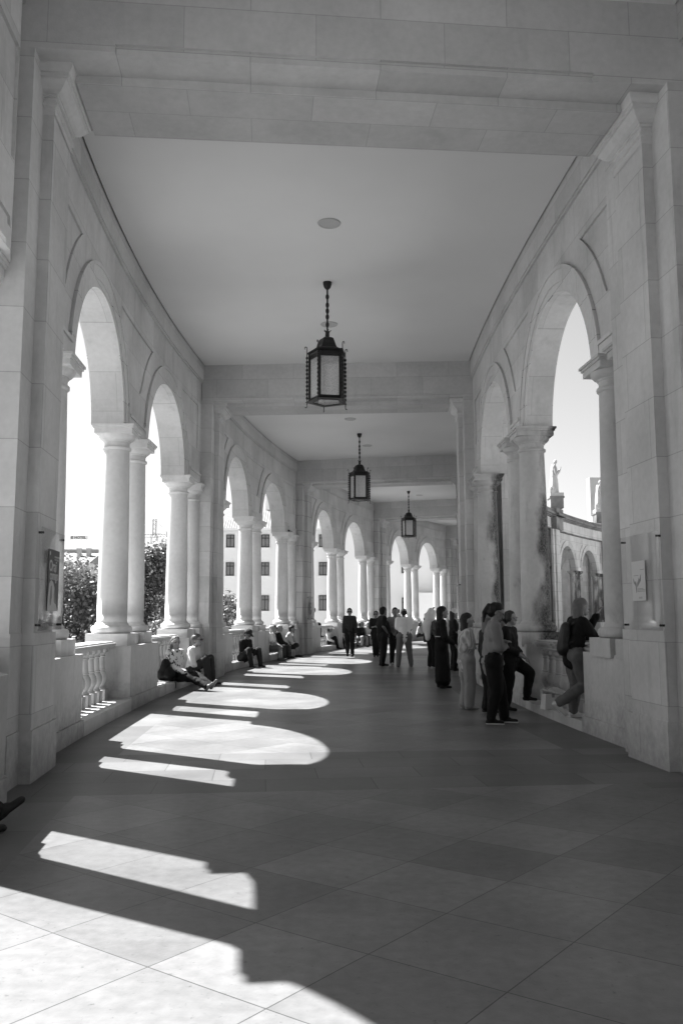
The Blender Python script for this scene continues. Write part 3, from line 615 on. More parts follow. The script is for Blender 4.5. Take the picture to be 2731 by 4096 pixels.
def column_meshes(mat):
    zb=1.20
    sh=MB(); n=11
    seg=[(.240,1.36),(.243,1.5)]+[(.243-.036*((i/10)**1.6),1.5+2.72*i/10) for i in range(11)]
    sh.lathe([[(.27,1.335),(.262,1.345),(.245,1.37)],seg,[(.207,4.20),(.232,4.215),(.236,4.235),(.232,4.255),(.207,4.262)],[(.207,4.26),(.207,4.345)]],40)
    ba=MB(); ba.box((0,0,1.0775),(.335,.335,.1125))
    ba.lathe([[(.26,1.19),(.305,1.195),(.326,1.225),(.332,1.255),(.324,1.288),(.30,1.312),(.27,1.318)],[(.272,1.318),(.272,1.338),(.24,1.338)]],40)
    ca=MB(); ca.lathe([[(.207,4.34),(.225,4.345),(.225,4.362)],[(.225,4.362),(.262,4.38),(.29,4.41),(.302,4.452)]],40)
    ca.box((0,0,4.493),(.305,.305,.041)); ca.box((0,0,4.549),(.325,.325,.016)); ca.box((0,0,4.5815),(.345,.345,.0165))
    return [x.mesh(nm,[mat]) for x,nm in((sh,'column'),(ba,'column_base'),(ca,'capital'))]
CM={'L':column_meshes(M['smooth']),'R':column_meshes(M['mossy'])}
def bow_d(m,L): u=(m-L/2)/(L/2); return .12*(1-u*u)
def place_columns(side,k):
    L=side.L
    for m in ((.83,2.05,L/2-.62,L/2+.62,L-2.05,L-.83) if side.left else (.80,1.63,L/2-.45,L/2+.45,L-1.73,L-.86)):
        if side.left and k==0 and abs(m-(L-2.05))<.01: m-=.27
        S=PK(k)+m*side.g; d=DC+bow_d(m,L)*.35 if side.left else .50
        x,y,_=side.pt(S,d,0); ms=CM[side.name]
        c=link('column',ms[0],col,(x,y,0),side.rot(S)); link('column_base',ms[1],c); link('capital',ms[2],c)
STEP={'L':.18,'R':.13}
def baluster_mesh(mat):
    b=MB(); b.box((0,0,.265),(.095,.095,.085)); b.box((0,0,.945),(.085,.085,.03))
    b.lathe([[(.08,.35),(.085,.36),(.07,.375),(.055,.39),(.07,.42),(.098,.47),(.106,.52),(.098,.57),(.075,.615),(.06,.635)],[(.06,.635),(.074,.64),(.074,.655),(.062,.66)],[(.062,.66),(.058,.75),(.052,.84)],[(.052,.84),(.066,.848),(.066,.865),(.055,.872)],[(.055,.872),(.066,.895),(.078,.915)]],20)
    return b.mesh('baluster',[mat])
BM={'L':baluster_mesh(M['ped']),'R':baluster_mesh(stone('mossy_baluster_stone',.34,None,blot=.3,stain=.5,spot=.3))}
M['step']=stone('step_stone',.43,None,stain=.35,blot=.15)
def base_zone(side,k):
    L=side.L; S=lambda m: PK(k)+m*side.g
    pa,pb_=(2.50,1.08) if side.left else (2.32,.92)
    segs=[(.44,pa),(L/2-pb_,L/2+pb_),(L-pa,L-.44)]
    for a,b in segs:
        pb=MB()
        pb.cbox(side,S(a),S(b),.20,.98,.205,1.0,5); pb.cbox(side,S(a)-(.03 if a>1 else 0),S(b)+(.03 if b<L-1 else 0),.17,1.01,0,.205,5)
        pd=pb.build('pedestal',M['ped'],col)
        # plinth blocks between the column bases
        lk=MB(); lk.cbox(side,S(a+.35),S(b-.35),.36,.80,1.0,1.17,3); lk.build('plinth_link',M['ped'],pd)
    near = (side.left and k in(1,2)) or (not side.left and k==1)
    for a,b in((pa,L/2-pb_),(L/2+pb_,L-pa)):
        h=STEP[side.name]; st=MB(); st.cbox(side,S(a)+.03,S(b)-.03,.165,1.01,0,h,5); st.build('step',M['step'],col)
        q_=0 if side.left else -.14
        rl=MB(); rl.cbox(side,S(a),S(b),.45+q_,.79+q_,.975,1.015,5); rl.cbox(side,S(a),S(b),.43+q_,.81+q_,1.015,1.05,5); rl.cbox(side,S(a),S(b),.47+q_,.77+q_,1.05,1.075,5)
        hr=rl.build('balustrade',M['ped'] if side.left else BM['R'].materials[0],col)
        n=9 if side.left else 8; rest=MB()
        for i in range(n):
            m=a+(b-a)*(i+.5)/n; x,y,_=side.pt(S(m),.62+q_,0)
            if near: link('baluster',BM[side.name],hr,(x,y,h-.18),side.rot(S(m)))
            else:
                MM=Matrix.Translation((x,y,h-.18))@Matrix.Rotation(side.rot(S(m)),4,'Z'); me=BM[side.name]
                rest.raw([tuple(MM@v.co) for v in me.vertices],[tuple(p.vertices) for p in me.polygons],None,0,True)
        if not near: rest.build('balusters',me.materials[0],hr)
def pier(side,k):
    g_=side.g; Pk=PK(k); S=lambda m:Pk+m*g_
    pm=MB()
    pm.cbox(side,S(-.60),S(.60),.24,.97,0,7.8,2,faces='ionf')      # core
    fe=.44 if side.left else .72
    pm.cbox(side,S(-.85),S(fe),.105,.38,0,H_SOF,3); pm.cbox(side,S(.44),S(.85),.30,.40,H_SOF,7.7,2); pm.cbox(side,S(-.85),S(.85),.95,1.09,0,7.78,3)
    for (z0,z1,e) in((0,.46,.03),(.46,1.31,.015)):
        pm.cbox(side,S(-.85-e),S(fe+e),.105-e,.2,z0,z1,3); pm.cbox(side,S(-.85-e),S(.85+e),1.0,1.09+e,z0,z1,3)
    pr=pm.build('pier',M['wall'] if k<3 else M['weather'],col)
    pl=MB(); hw=.467/ (1 if side.left else 1)
    hf=.22
    pl.cbox(side,S(-hw),S(hf),0,.12,1.31,6.38,2); pl.cbox(side,S(-hw),S(hw),1.08,1.19,1.31,7.2,2)
    for (z0,z1,e) in((0,.46,.03),(.46,1.31,.015)):
        pl.cbox(side,S(-hw-e),S((.40 if z0<.1 else .30)+e),-e,.1,z0,z1,2); pl.cbox(side,S(-hw-e),S(hw+e),1.1,1.19+e,z0,z1,2)
    pl.build('pilaster',M['wall'] if k<3 else M['weather'],pr)
    cp=MB(); prof=[(6.17,.0),(6.185,.012),(6.20,.012)]
    lev=[(6.17,.008),(6.245,.008),(6.255,.03),(6.285,.03),(6.295,.008),(6.345,.008),(6.352,.03),(6.375,.03),(6.38,.045),(6.40,.075),(6.44,.11),(6.475,.13),(6.48,.15),(6.52,.15),(6.525,.165),(6.55,.185),(6.58,.195),(6.606,.195)]
    lev=[(z_+.084,e_) for z_,e_ in lev]
    for i in range(len(lev)-1):
        (za,ea),(zc,ec)=lev[i],lev[i+1]
        for (sa,sb,kk) in((-1,1,0),):
            A=[(-hw-ea,.11,za),(-hw-ea,-ea,za),(hf+ea,-ea,za),(hf+ea,.11,za)]; B=[(-hw-ec,.11,zc),(-hw-ec,-ec,zc),(hf+ec,-ec,zc),(hf+ec,.11,zc)]
            for q in range(3): cp.quad([side.pt(S(m),d,z) for m,d,z in (A[q],A[q+1],B[q+1],B[q])])
    z=6.6895; e=.195; cp.quad([side.pt(S(m),d,z) for m,d in((-hw-e,.11),(hf+e,.11),(hf+e,-e),(-hw-e,-e))])
    cp.build('capital',M['trim'],pr)
def beam(k):
    Pk=PK(k); b=MB()
    def rbox(m0,m1,o0,o1,z0,z1,n=8,fc='nftb'):
        for i in range(n):
            oa=o0+(o1-o0)*i/n; ob=o0+(o1-o0)*(i+1)/n
            P=lambda m,o,z:W3(Pk+m,o,z)
            b.quad([P(m0,ob,z0),P(m0,oa,z0),P(m0,oa,z1),P(m0,ob,z1)],[(ob,z0),(oa,z0),(oa,z1),(ob,z1)])
            b.quad([P(m1,oa,z0),P(m1,ob,z0),P(m1,ob,z1),P(m1,oa,z1)],[(oa,z0),(ob,z0),(ob,z1),(oa,z1)])
            b.quad([P(m0,oa,z0),P(m0,ob,z0),P(m1,ob,z0),P(m1,oa,z0)],[(oa,m0),(ob,m0),(ob,m1),(oa,m1)])
        for oo,r in((o0,0),(o1,1)): b.quad([W3(Pk+m0,oo,z0),W3(Pk+m1,oo,z0),W3(Pk+m1,oo,z1),W3(Pk+m0,oo,z1)])
    rbox(-.85,.467,-.36,W+.36,H_SOF+.085,H_CEIL+.02)
    rbox(-.85,.467,-.36,.62,H_SOF,H_SOF+.085,2); rbox(-.85,.467,W-.62,W+.36,H_SOF,H_SOF+.085,2)
    rbox(-.815,.467,.62,W-.62,H_SOF,H_SOF+.085)
    rbox(-.467,.466,.19,W-.19,H_RIB,H_SOF)
    b.build('beam',M['wall2'],col)
for k in range(KMIN,KMAX+1):
    beam(k)
    for sd in(LS,RS): pier(sd,k)
for k in range(KMIN,KMAX):
    for sd in(LS,RS):
        arcade_wall(sd,k)
        if not(sd.left and k>=5): place_columns(sd,k); base_zone(sd,k)
        elif sd.left:
            q=MB(); q.cbox(sd,PK(k)+.4,PK(k+1)-.4,.40,.84,0,4.7,12); q.cbox(sd,PK(k)+.4,PK(k+1)-.4,.55,.75,4.7,6.4,12); q.build('blind_wall',M['wall'],col)
# ceiling panels, roof, cornice
for k in range(KMIN,KMAX):
    c=MB(); n=14; a=PK(k)+.44; b_=PK(k+1)-.8
    for i in range(n):
        s0=a+(b_-a)*i/n; s1=a+(b_-a)*(i+1)/n
        e=lambda s,g_:(.345 if g_==1 else .32)+(.12 if g_==1 else .05)*(1-((((s-PK(k))/g_)-BAY/g_/2)/(BAY/g_/2))**2)-.055-.022
        for z in(H_CEIL,H_CEIL+.04): c.quad([W3(s0,-e(s0,1),z),W3(s1,-e(s1,1),z),W3(s1,W+e(s1,RS.g),z),W3(s0,W+e(s0,RS.g),z)],[(0,0),(1,0),(1,1),(0,1)])
    c.build('ceiling',M['ceil'],col)
rf=MB(); n=60; a=PK(KMIN)-1; b_=PK(KMAX)+1
for i in range(n):
    s0=a+(b_-a)*i/n; s1=a+(b_-a)*(i+1)/n
    for z in(8.05,7.84): rf.quad([W3(s0,-1.1,z),W3(s1,-1.1,z),W3(s1,W+1.1,z),W3(s0,W+1.1,z)])
rf.build('roof',M['cream'],col)
for sd in(LS,RS):
    for k in range(KMIN,KMAX):
        co=MB(); s0=PK(k); s1=PK(k+1)-(.9001 if sd.left and k==0 else 0)
        for (d0,d1,z0,z1) in((.6,1.02,7.00,7.06),(.6,1.10,7.74,7.80),(.6,1.24,7.80,7.86),(.6,1.40,7.86,7.98),(.9,1.32,7.98,8.05),(.9,1.22,8.05,8.22)):
            co.cbox(sd,s0,s1,d0,d1,z0,z1,10)
        co.build('cornice',M['cornice'],col)
        fz=MB(); fz.cbox(sd,s0,s1,.6,.99,7.06,7.74,10); fz.build('exterior_frieze',M['weather'],col)
    for k in range(KMIN,KMAX+1):
        pp=MB(); S=PK(k); g_=sd.g
        pp.cbox(sd,S-.85*g_,S+.85*g_,.8,1.34,7.0,7.74,2); pp.cbox(sd,S-.95*g_,S+.95*g_,.8,1.54,7.86,8.0,2); pp.cbox(sd,S-.85*g_,S+.85*g_,.6,1.36,8.0,8.36,2)
        pp.build('cornice_block',M['cornice'],col)
# ================================================================= setting: floor, plaza, ground
fl=MB()
def fq(s0,s1,o0,o1,mi,mode):
    n=max(1,int((s1-s0)/.8)); m=max(1,int((o1-o0)/1.2))
    for i in range(n):
        for j in range(m):
            a=s0+(s1-s0)*i/n; b=s0+(s1-s0)*(i+1)/n; c=o0+(o1-o0)*j/m; d=o0+(o1-o0)*(j+1)/m
            P=[(a,d),(b,d),(b,c),(a,c)]
            if mode=='d': uv=[(((s+11.98)+(o-1.0))*.7071,((s+11.98)-(o-1.0))*.7071) for s,o in P]
            elif mode=='b': uv=[(o+.3,s-s0) for s,o in P]
            else: uv=[(s,.2) for s,o in P]
            fl.quad([W3(s,o,0) for s,o in P],uv,mi)
for k in range(KMIN-1,KMAX+1):
    fq(PK(k)-1.03,PK(k)+1.07,-1.3,W+1.3,1,'b')
    a=PK(k)+1.07; b=PK(k+1)-1.03
    fq(a,b,-1.3,.52,1,'s'); fq(a,b,.52,W-.52,0,'d'); fq(a,b,W-.52,W+1.3,1,'s')
floor=fl.build('floor',[M['floor'],M['band']]); tag(floor,kind='structure')
te=MB()
te.cbox(LS,PK(KMIN-1)-1,PK(KMAX+1),1.3,1.35,-6,0,60,faces='o'); tr=te.build('terrace',M['cream']); tag(tr,kind='structure')
pz=MB(); vs=[(CX,CY,-.35)]+[(CX+(RO-W-1.25)*math.cos(t),CY+(RO-W-1.25)*math.sin(t),-.35) for t in [2*math.pi*i/180 for i in range(180)]]
pz.raw(vs,[(0,1+i,1+(i+1)%180) for i in range(180)],lambda v:(v[0],v[1])); tag(pz.build('plaza',M['paving']),kind='structure')
gr=MB(); gr.quad([(-900,-900,-5.5),(900,-900,-5.5),(900,900,-5.5),(-900,900,-5.5)]); tag(gr.build('ground',M['ground']),kind='structure')
# ================================================================= LANTERNS, SPEAKERS
def make_lantern(label):
    t=empty('lantern',(0,0,0),0,label,'lantern','wrought iron lanterns hanging along the colonnade ceiling')
    V=[(math.sin(R(a))*1.0,-math.cos(R(a))) for a in(-25,47,119,191,263)]
    b=MB(); b.lathe([[(.0,-.125),(.03,-.12),(.06,-.09),(.078,-.04),(.082,0)]],20); b.build('ceiling_rose',M['iron'],t)
    b=MB(); b.tube([(0,0,-.12),(0,0,-.86)],.017,8)
    for z in(-.245,-.385,-.485,-.585,-.715):
        b.lathe([[(.016,z-.045),(.030,z-.025),(.034,z),(.030,z+.025),(.016,z+.045)]],12)
    b.build('hanging_rod',M['iron'],t)
    b=MB(); b.lathe([[(.03,-.94),(.04,-.90),(.036,-.85),(.045,-.83)]],14)
    for i in range(5):
        a=i*1.257; b.tube([(.03*math.cos(a),.03*math.sin(a),-.86),(.045*math.cos(a),.045*math.sin(a),-.82),(.07*math.cos(a),.07*math.sin(a),-.815)],.008,6)
    b.build('tulip_finial',M['iron'],t)
    # pentagonal bell roof
    prof=[(.03,-.935),(.10,-.94),(.15,-.965),(.18,-1.02),(.20,-1.08),(.24,-1.13),(.31,-1.165),(.385,-1.18)]
    b=MB()
    for j in range(len(prof)-1):
        for i in range(5):
            (x0,y0),(x1,y1)=V[i],V[(i+1)%5]; (r0,z0),(r1,z1)=prof[j],prof[j+1]
            b.quad([(x0*r0,y0*r0,z0),(x1*r0,y1*r0,z0),(x1*r1,y1*r1,z1),(x0*r1,y0*r1,z1)])
    for i in range(5):
        (x0,y0),(x1,y1)=V[i],V[(i+1)%5]
        for r0,z0,r1,z1 in((.385,-1.18,.385,-1.195),(.385,-1.195,.33,-1.19),(.335,-1.19,.335,-1.30),(.335,-1.30,.31,-1.30),(.31,-1.30,.31,-1.19)):
            b.quad([(x0*r0,y0*r0,z0),(x1*r0,y1*r0,z0),(x1*r1,y1*r1,z1),(x0*r1,y0*r1,z1)])
    b.build('roof',M['iron'],t)
    b=MB(); rb=.325
    for i in range(5):
        (x0,y0),(x1,y1)=V[i],V[(i+1)%5]
        b.tube([(x0*rb,y0*rb,-1.2),(x0*rb,y0*rb,-1.99)],.026,4,sm=False)
        for z,h in((-1.965,.03),(-1.22,.02)):
            b.tube([(x0*rb,y0*rb,z),(x1*rb,y1*rb,z)],h,4,sm=False)
        b.quad([(x0*.40,y0*.40,-2.0),(x1*.40,y1*.40,-2.0),(x1*.27,y1*.27,-2.0),(x0*.27,y0*.27,-2.0)])
        b.quad([(x0*.40,y0*.40,-1.99),(x1*.40,y1*.40,-1.99),(x1*.27,y1*.27,-1.99),(x0*.27,y0*.27,-1.99)])
        b.quad([(x0*.40,y0*.40,-2.0),(x1*.40,y1*.40,-2.0),(x1*.40,y1*.40,-1.99),(x0*.40,y0*.40,-1.99)])
        b.tube([(x0*.27,y0*.27,-2.0),(x1*.27,y1*.27,-2.0)],.01,4,sm=False)
    b.build('frame',M['iron'],t)
    for i in range(5):
        (x0,y0),(x1,y1)=V[i],V[(i+1)%5]; g_=MB(); r=.315; n=1
        g_.quad([(x0*r,y0*r,-1.96),(x1*r,y1*r,-1.96),(x1*r,y1*r,-1.22),(x0*r,y0*r,-1.22)]); g_.build('glass_pane',M['hammered'],t)
    g_=MB(); g_.quad([(x*.275,y*.275,-1.992) for x,y in V]); g_.build('base_glass',M['hammered'],t)
    for i in range(5):
        x,y=V[i]; b=MB(); r=.375; X,Y=x*r,y*r
        b.tube([(X,Y,-1.13),(X,Y,-2.04)],.008,6)
        b.tube([(X,Y,-1.13),(X,Y,-1.10)]+[(X+x*.022*(1-math.cos(a)),Y+y*.022*(1-math.cos(a)),-1.10+.026*math.sin(a)) for a in [k*.45 for k in range(1,9)]],.008,6)
        b.tube([(X,Y,-2.02),(X,Y,-2.06)]+[(X+x*.018*(1-math.cos(a)),Y+y*.018*(1-math.cos(a)),-2.06-.02*math.sin(a)) for a in [k*.5 for k in range(1,6)]],.007,6)
        for q in range(11):
            z=-1.26-q*.0665; ang=q*.9
            b.lathe([[(.006,z-.026),(.017,z-.018),(.023,z),(.017,z+.018),(.006,z+.026)]],8,(X,Y,0))
        b.build('twisted_rod',M['iron'],t)
    return t
L1=make_lantern('nearest hanging iron lantern, largest in view, with hammered glass and beaded corner rods')
L1.location=(-.25,15.17,H_CEIL); L1.scale=(1,1,1.13)
for (x,y),lb in (((.61,28.34),'middle hanging iron lantern of the row in the colonnade, seen above the walking man'),((3.29,41.69),'third hanging iron lantern, small and far off, above the man in a white shirt')):
    c=copy_tree(L1); c.location=(x,y,H_CEIL); c['label']=lb; c.rotation_euler=(0,0,-math.atan2(y-15.98,CX-x)*.6)
for (s,off) in((52.8,2.9),):   # lantern inside the far bay, seen through its arch
    c=copy_tree(L1); x,y,_=W3(s,off,0); c.location=(x,y,H_CEIL); c['label']='far lantern half hidden in the arch of the statue-topped facade'
dm=None
for i,(x,y,lb) in enumerate([(-.18,12.77,'round white ceiling speaker in front of the nearest lantern'),(-.25,17.44,'round white ceiling speaker half hidden by the rod of the nearest lantern'),(.28,26.16,'round white ceiling speaker in the second bay just before the middle lantern'),(.93,30.34,'round white ceiling speaker just past the middle lantern'),(3.95,43.07,'tiny far ceiling speaker beside the rod of the farthest lantern')]):
    if dm is None:
        b=MB(); b.lathe([[(0,-.006),(.15,-.006)],[(.15,-.006),(.155,-.016),(.175,-.016),(.182,-.002)]],40); dm=b.mesh('ceiling_speaker',[M['disc']])
    tag(link('ceiling_speaker',dm,None,(x,y,H_CEIL-.001)),lb,'speaker','round speakers in the ceiling')
# ================================================================= NOTICE PANELS
def text_mesh(txt,size,mat,parent,Mw,name='lettering',align='LEFT',ext=.0015,offset=0,sx=1):
    cu=bpy.data.curves.new('t','FONT'); cu.body=txt; cu.size=size; cu.extrude=ext; cu.align_x=align; cu.offset=offset
    o=bpy.data.objects.new('t',cu); COL.objects.link(o); dg=bpy.context.evaluated_depsgraph_get()
    me=bpy.data.meshes.new_from_object(o.evaluated_get(dg)); bpy.data.objects.remove(o)
    for v in me.vertices: v.co.x*=sx
    me.transform(Mw); me.materials.clear(); me.materials.append(mat); me.name=name
    return link(name,me,parent)
def frame_on(side,s,d,z):   # x along the panel to the reader's right, y up, z towards the corridor
    p=Vector(side.pt(s,d,z)); a=s/RO
    tan=Vector((math.sin(a),math.cos(a),0)); up=Vector((0,0,1))
    if side.left: ex=tan
    else: ex=-tan
    ez=ex.cross(up); 
    return Matrix((( ex.x,0,ez.x,p.x),(ex.y,0,ez.y,p.y),(0,1,ez.z,p.z),(0,0,0,1)))
M['poster_dark']=plain('poster_dark',.07,.5); M['poster_pale']=plain('poster_pale',.45,.5); M['ink']=plain('ink_grey',.16,.5); M['paper']=plain('paper',.50,.6); M['inkm']=plain('ink_mid',.2,.5); M['tone']=plain('poster_skin',.2,.6)
def poly(pts,mat,parent,Mw,name,z=0.0):
    b=MB(); f=[(x,y,z+.0015) for x,y in pts]; k=[(x,y,z-.001) for x,y in pts]; n=len(pts)
    b.quad([Mw@Vector(p) for p in f]); b.quad([Mw@Vector(p) for p in k][::-1])
    for i in range(n): b.quad([Mw@Vector(p) for p in(k[i],k[(i+1)%n],f[(i+1)%n],f[i])])
    return b.build(name,mat,parent)
def panel(side,s0,s1,z0,z1,label,group='clear acrylic notice panels on the pilasters'):
    s=(s0+s1)/2; w=(s1-s0)/2; t=empty('notice_panel',side.pt(s,-.04,z0),0,label,'notice panel',group)
    Mi=Matrix.Translation(-Vector(t.location)); F=Mi@frame_on(side,s,-.04,(z0+z1)/2); h=(z1-z0)/2
    b=MB(); b.box((0,0,0),(w,h,.004),0,F); b.build('acrylic_sheet',M['acrylic'],t)
    for sx in(-1,1):
        for sy in(-1,1):
            b=MB(); K=F@Matrix.Translation((sx*(w-.045),sy*(h-.05),0)); b.lathe([[(.0,.009),(.011,.009)],[(.011,.009),(.011,-.038)]],12,(0,0,0),0,True,K); b.build('standoff_bolt',M['iron'],t)
    return t,F,w,h
t,F,w,h=panel(LS,-8.25,-7.36,1.33,2.27,'clear panel on the left pilaster holding a dark poster that reads Orai comigo')
F2=F@Matrix.Translation((.02,.0,.007))
poly([(-.21,-.29),(.21,-.29),(.21,.29),(-.21,.29)],M['poster_dark'],t,F2,'poster')
F3=F2@Matrix.Translation((0,0,.003))
text_mesh('Orai',.15,M['poster_pale'],t,F3@Matrix.Translation((-.185,.085,0)),offset=.002,sx=1.0)
text_mesh('comigo',.125,M['poster_pale'],t,F3@Matrix.Translation((-.15,0.005,0)),offset=.002,sx=.85)
text_mesh('PEREGRINAÇÃO',.026,M['poster_pale'],t,F3@Matrix.Translation((.005,.215,0)))
text_mesh('DAS CRIANÇAS',.026,M['poster_pale'],t,F3@Matrix.Translation((.005,.19,0)))
b=MB(); b.lathe([[(0,0),(.02,0)]],20,(-.165,.25,.001),0,False,F3); b.build('emblem',M['poster_pale'],t)
poly([(-.21,-.29),(-.20,-.16),(-.185,-.13),(-.165,-.04),(-.13,-.01),(-.08,-.0),(-.02,-.02),(.03,-.06),(.075,-.13),(.10,-.2),(.12,-.235),(.16,-.27),(.19,-.29)],M['poster_pale'],t,F3,'printed_figure')
F4=F3@Matrix.Translation((0,0,.002))
poly([(-.11,-.24),(-.13,-.2),(-.12,-.13),(-.10,-.06),(-.075,-.05),(-.07,-.1),(-.055,-.16),(-.08,-.2),(-.09,-.23)],M['tone'],t,F4,'printed_hand')
poly([(.03,-.2),(.02,-.14),(.04,-.08),(.065,-.12),(.08,-.17),(.115,-.215),(.09,-.225),(.06,-.215)],M['tone'],t,F4,'printed_hand')
t,F,w,h=panel(RS,-8.30,-7.40,1.31,2.27,'clear panel on the right pilaster holding a pale leaflet with two leaf shapes')
F2=F@Matrix.Translation((.135,.012,-.010)); F2=F@Matrix.Translation((-.02,.012,.007))
poly([(-.155,-.2),(.155,-.2),(.155,.2),(-.155,.2)],M['paper'],t,F2,'leaflet')
F3=F2@Matrix.Translation((0,0,.003))
poly([(-.12,.03),(-.11,-.02),(-.07,-.05),(-.055,-.12),(-.045,-.09),(-.05,-.03),(-.065,.0),(-.07,-.02),(-.10,-.005)],M['inkm'],t,F3,'printed_leaf')
poly([(-.03,-.06),(.05,.0),(.055,.06),(.035,.02),(.02,.01),(.01,.03),(-.005,-.0),(-.03,-.02)],M['inkm'],t,F3,'printed_leaf')
for (x0,x1,y) in((-.03,.10,-.08),(-.03,.14,-.092),(-.03,.14,-.106),(.0,.07,-.165),(.0,.07,-.175),(.05,.14,.11),(-.11,.0,.055)):
    poly([(x0,y-.0025),(x1,y-.0025),(x1,y+.0025),(x0,y+.0025)],M['inkm'],t,F3,'printed_line')
t,F,w,h=panel(LS,17.82,18.60,1.33,2.25,'small far notice panel with a narrow grey poster on the third left pilaster')
poly([(-.17,-.25),(.17,-.25),(.17,.22),(-.17,.22)],M['ink'],t,F@Matrix.Translation((0,0,.007)),'poster')
for y in(.12,.08,-.02,-.06): poly([(-.05,y-.01),(.12,y-.01),(.12,y+.01),(-.05,y+.01)],M['paper'],t,F@Matrix.Translation((0,0,.01)),'printed_line')
t,F,w,h=panel(RS,4.86,5.66,1.33,2.25,'clear panel seen edge-on against the second right pilaster')
# ================================================================= BACKGROUND
def house(name,label,x0,x1,y,depth,zb,ze,mat,roof=None,wins=(),pitch=1.6,cat='building',over=.5):
    t=empty(name,((x0+x1)/2,y,zb),0,label,cat); O=Vector(t.location); T=lambda p:tuple(Vector(p)-O)
    b=MB(); P=[T(p) for p in((x0,y,zb),(x1,y,zb),(x1,y+depth,zb),(x0,y+depth,zb),(x0,y,ze),(x1,y,ze),(x1,y+depth,ze),(x0,y+depth,ze))]
    for q in((0,1,5,4),(1,2,6,5),(2,3,7,6),(3,0,4,7),(4,5,6,7)): b.quad([P[i] for i in q])
    b.build('wall',mat,t)
    if roof:
        b=MB(); o=over; m=y+depth/2; zt=ze+pitch
        A=[T(p) for p in((x0-o,y-o,ze-.05),(x1+o,y-o,ze-.05),(x1+o,y+depth+o,ze-.05),(x0-o,y+depth+o,ze-.05),(x0-o+depth*.4,m,zt),(x1+o-depth*.4*0,m,zt))]
        L_=x1-x0
        b.quad([A[0],A[1],A[5],A[4]],[(0,0),(L_*1.4,0),(L_*1.4,4),(0,4)]); b.quad([A[2],A[3],A[4],A[5]]); b.quad([A[3],A[0],A[4]]); b.quad([A[1],A[2],A[5]])
        b.build('roof',M['tiles'],t)
        b=MB(); b.box(T(((x0+x1)/2,y-o,ze-.12)),((x1-x0)/2+o,.08,.10)); b.build('eave',mat,t)
    for (wx0,wx1,wz0,wz1) in wins:
        b=MB(); cx_=(wx0+wx1)/2; cz=(wz0+wz1)/2; hw=(wx1-wx0)/2; hh=(wz1-wz0)/2
        for (px,pz,a,c) in((cx_-hw+.04,cz,.04,hh),(cx_+hw-.04,cz,.04,hh),(cx_,cz-hh+.04,hw,.04),(cx_,cz+hh-.04,hw,.04),(cx_,cz,.035,hh),(cx_,cz+hh*.42,hw,.035)):
            b.box(T((px,y-.05,pz)),(a,.05,c))
        f=b.build('window',M['dark'],t)
        b=MB(); b.quad([T(p) for p in((wx0,y-.02,wz0),(wx1,y-.02,wz0),(wx1,y-.02,wz1),(wx0,y-.02,wz1))],[(0,0),(wx1-wx0,0),(wx1-wx0,1),(0,1)]); b.build('pane',M['pane'],f)
        b=MB(); b.box(T((cx_,y-.06,wz0-.06)),(hw+.08,.07,.04)); b.build('sill',mat,f)
    return t,T
def pane():
    m,nt,b=newmat('curtained_pane'); L=nt.links.new; tc=N(nt,'ShaderNodeTexCoord'); w=N(nt,'ShaderNodeTexWave'); w.inputs['Scale'].default_value=3.2; w.inputs['Distortion'].default_value=1.5
    L(tc.outputs['UV'],w.inputs['Vector']); mr=N(nt,'ShaderNodeMapRange'); mr.inputs['To Min'].default_value=.10; mr.inputs['To Max'].default_value=.28; L(w.outputs['Fac'],mr.inputs['Value']); L(mr.outputs['Result'],b.inputs['Base Color']); b.inputs['Roughness'].default_value=.15; return m
M['pane']=pane()
W_=lambda x,z,h=1.28,w=.82:(x,x+w,z,z+h)
wins=[]
for x in(-11.45,-7.98,-2.25):
    wins+= [W_(x,8.3),W_(x,5.5,1.32),W_(x,2.05,1.5),W_(x,-1.2,1.5)]
house('guesthouse','long white guesthouse with tiled roof and rows of dark framed windows behind the left arches',-14,-1.0,85,12,-5.5,10.2,M['white'],True,wins,4.2)
t,T=house('guesthouse_tower','taller white wing with a dark framed window, rising behind the tiled roof',-7.85,-2,88.0,8,9.5,13.9,M['white'],None,[(-7.3,-6.5,11.65,12.5)])
wins=[(5.86,6.66,5.66,7.13),(5.86,6.66,1.7,3.28),(5.86,6.66,-1.5,0)]
t,T=house('guesthouse_block','tall plain white block with a drain pipe and few windows behind the farthest arches',-1.0,15,84.0,15,-5.5,15.5,M['white'],None,wins)
b=MB(); b.tube([T((9.1,83.8,-5)),T((9.1,83.8,15))],.09,8); b.build('drain_pipe',M['metalg'],t)
house('annexe','low pale annexe in front of the white block, seen between the far columns',6.6,14,82,1.6,-5.5,3.7,M['white'])
# hotel roofs
t,T=house('hotel','pale hotel with tiled roof and chimney under the rooftop sign beyond the trees',-60,-30,120,12,-5.5,10.9,M['cream'],True,[(-40.6,-39.9,8.4,9.2),(-37.5,-36.8,8.4,9.2),(-34.2,-33.5,8.4,9.2)],1.6)
t,T=house('townhouse','lower house with shallow tiled roof and two chimneys beyond the trees',-47,-33.2,112,9,-5.5,8.6,M['white'],True,[(-36.0,-35.2,6.9,7.7),(-38.4,-37.6,6.9,7.7)],1.5)
for cx_ in(-35.2,-33.9):
    b=MB(); b.box(T((cx_,115,9.9)),(.26,.26,.7)); b.box(T((cx_,115,10.6)),(.32,.32,.05)); b.build('chimney',M['cream'],t)
house('dark_roofed_house','house with a steep ribbed roof beyond the second tree, below the crane',-28.5,-18,119,9,-5.5,10.6,M['cream'],True,[],1.9)
sg=empty('rooftop_sign',(-36.7,119.5,12.25),0,'pale rooftop sign with letters HOTEL on thin legs','sign')
b=MB(); b.box((0,0,.27),(1.25,.04,.27)); b.build('sign_board',M['white'],sg)
b=MB()
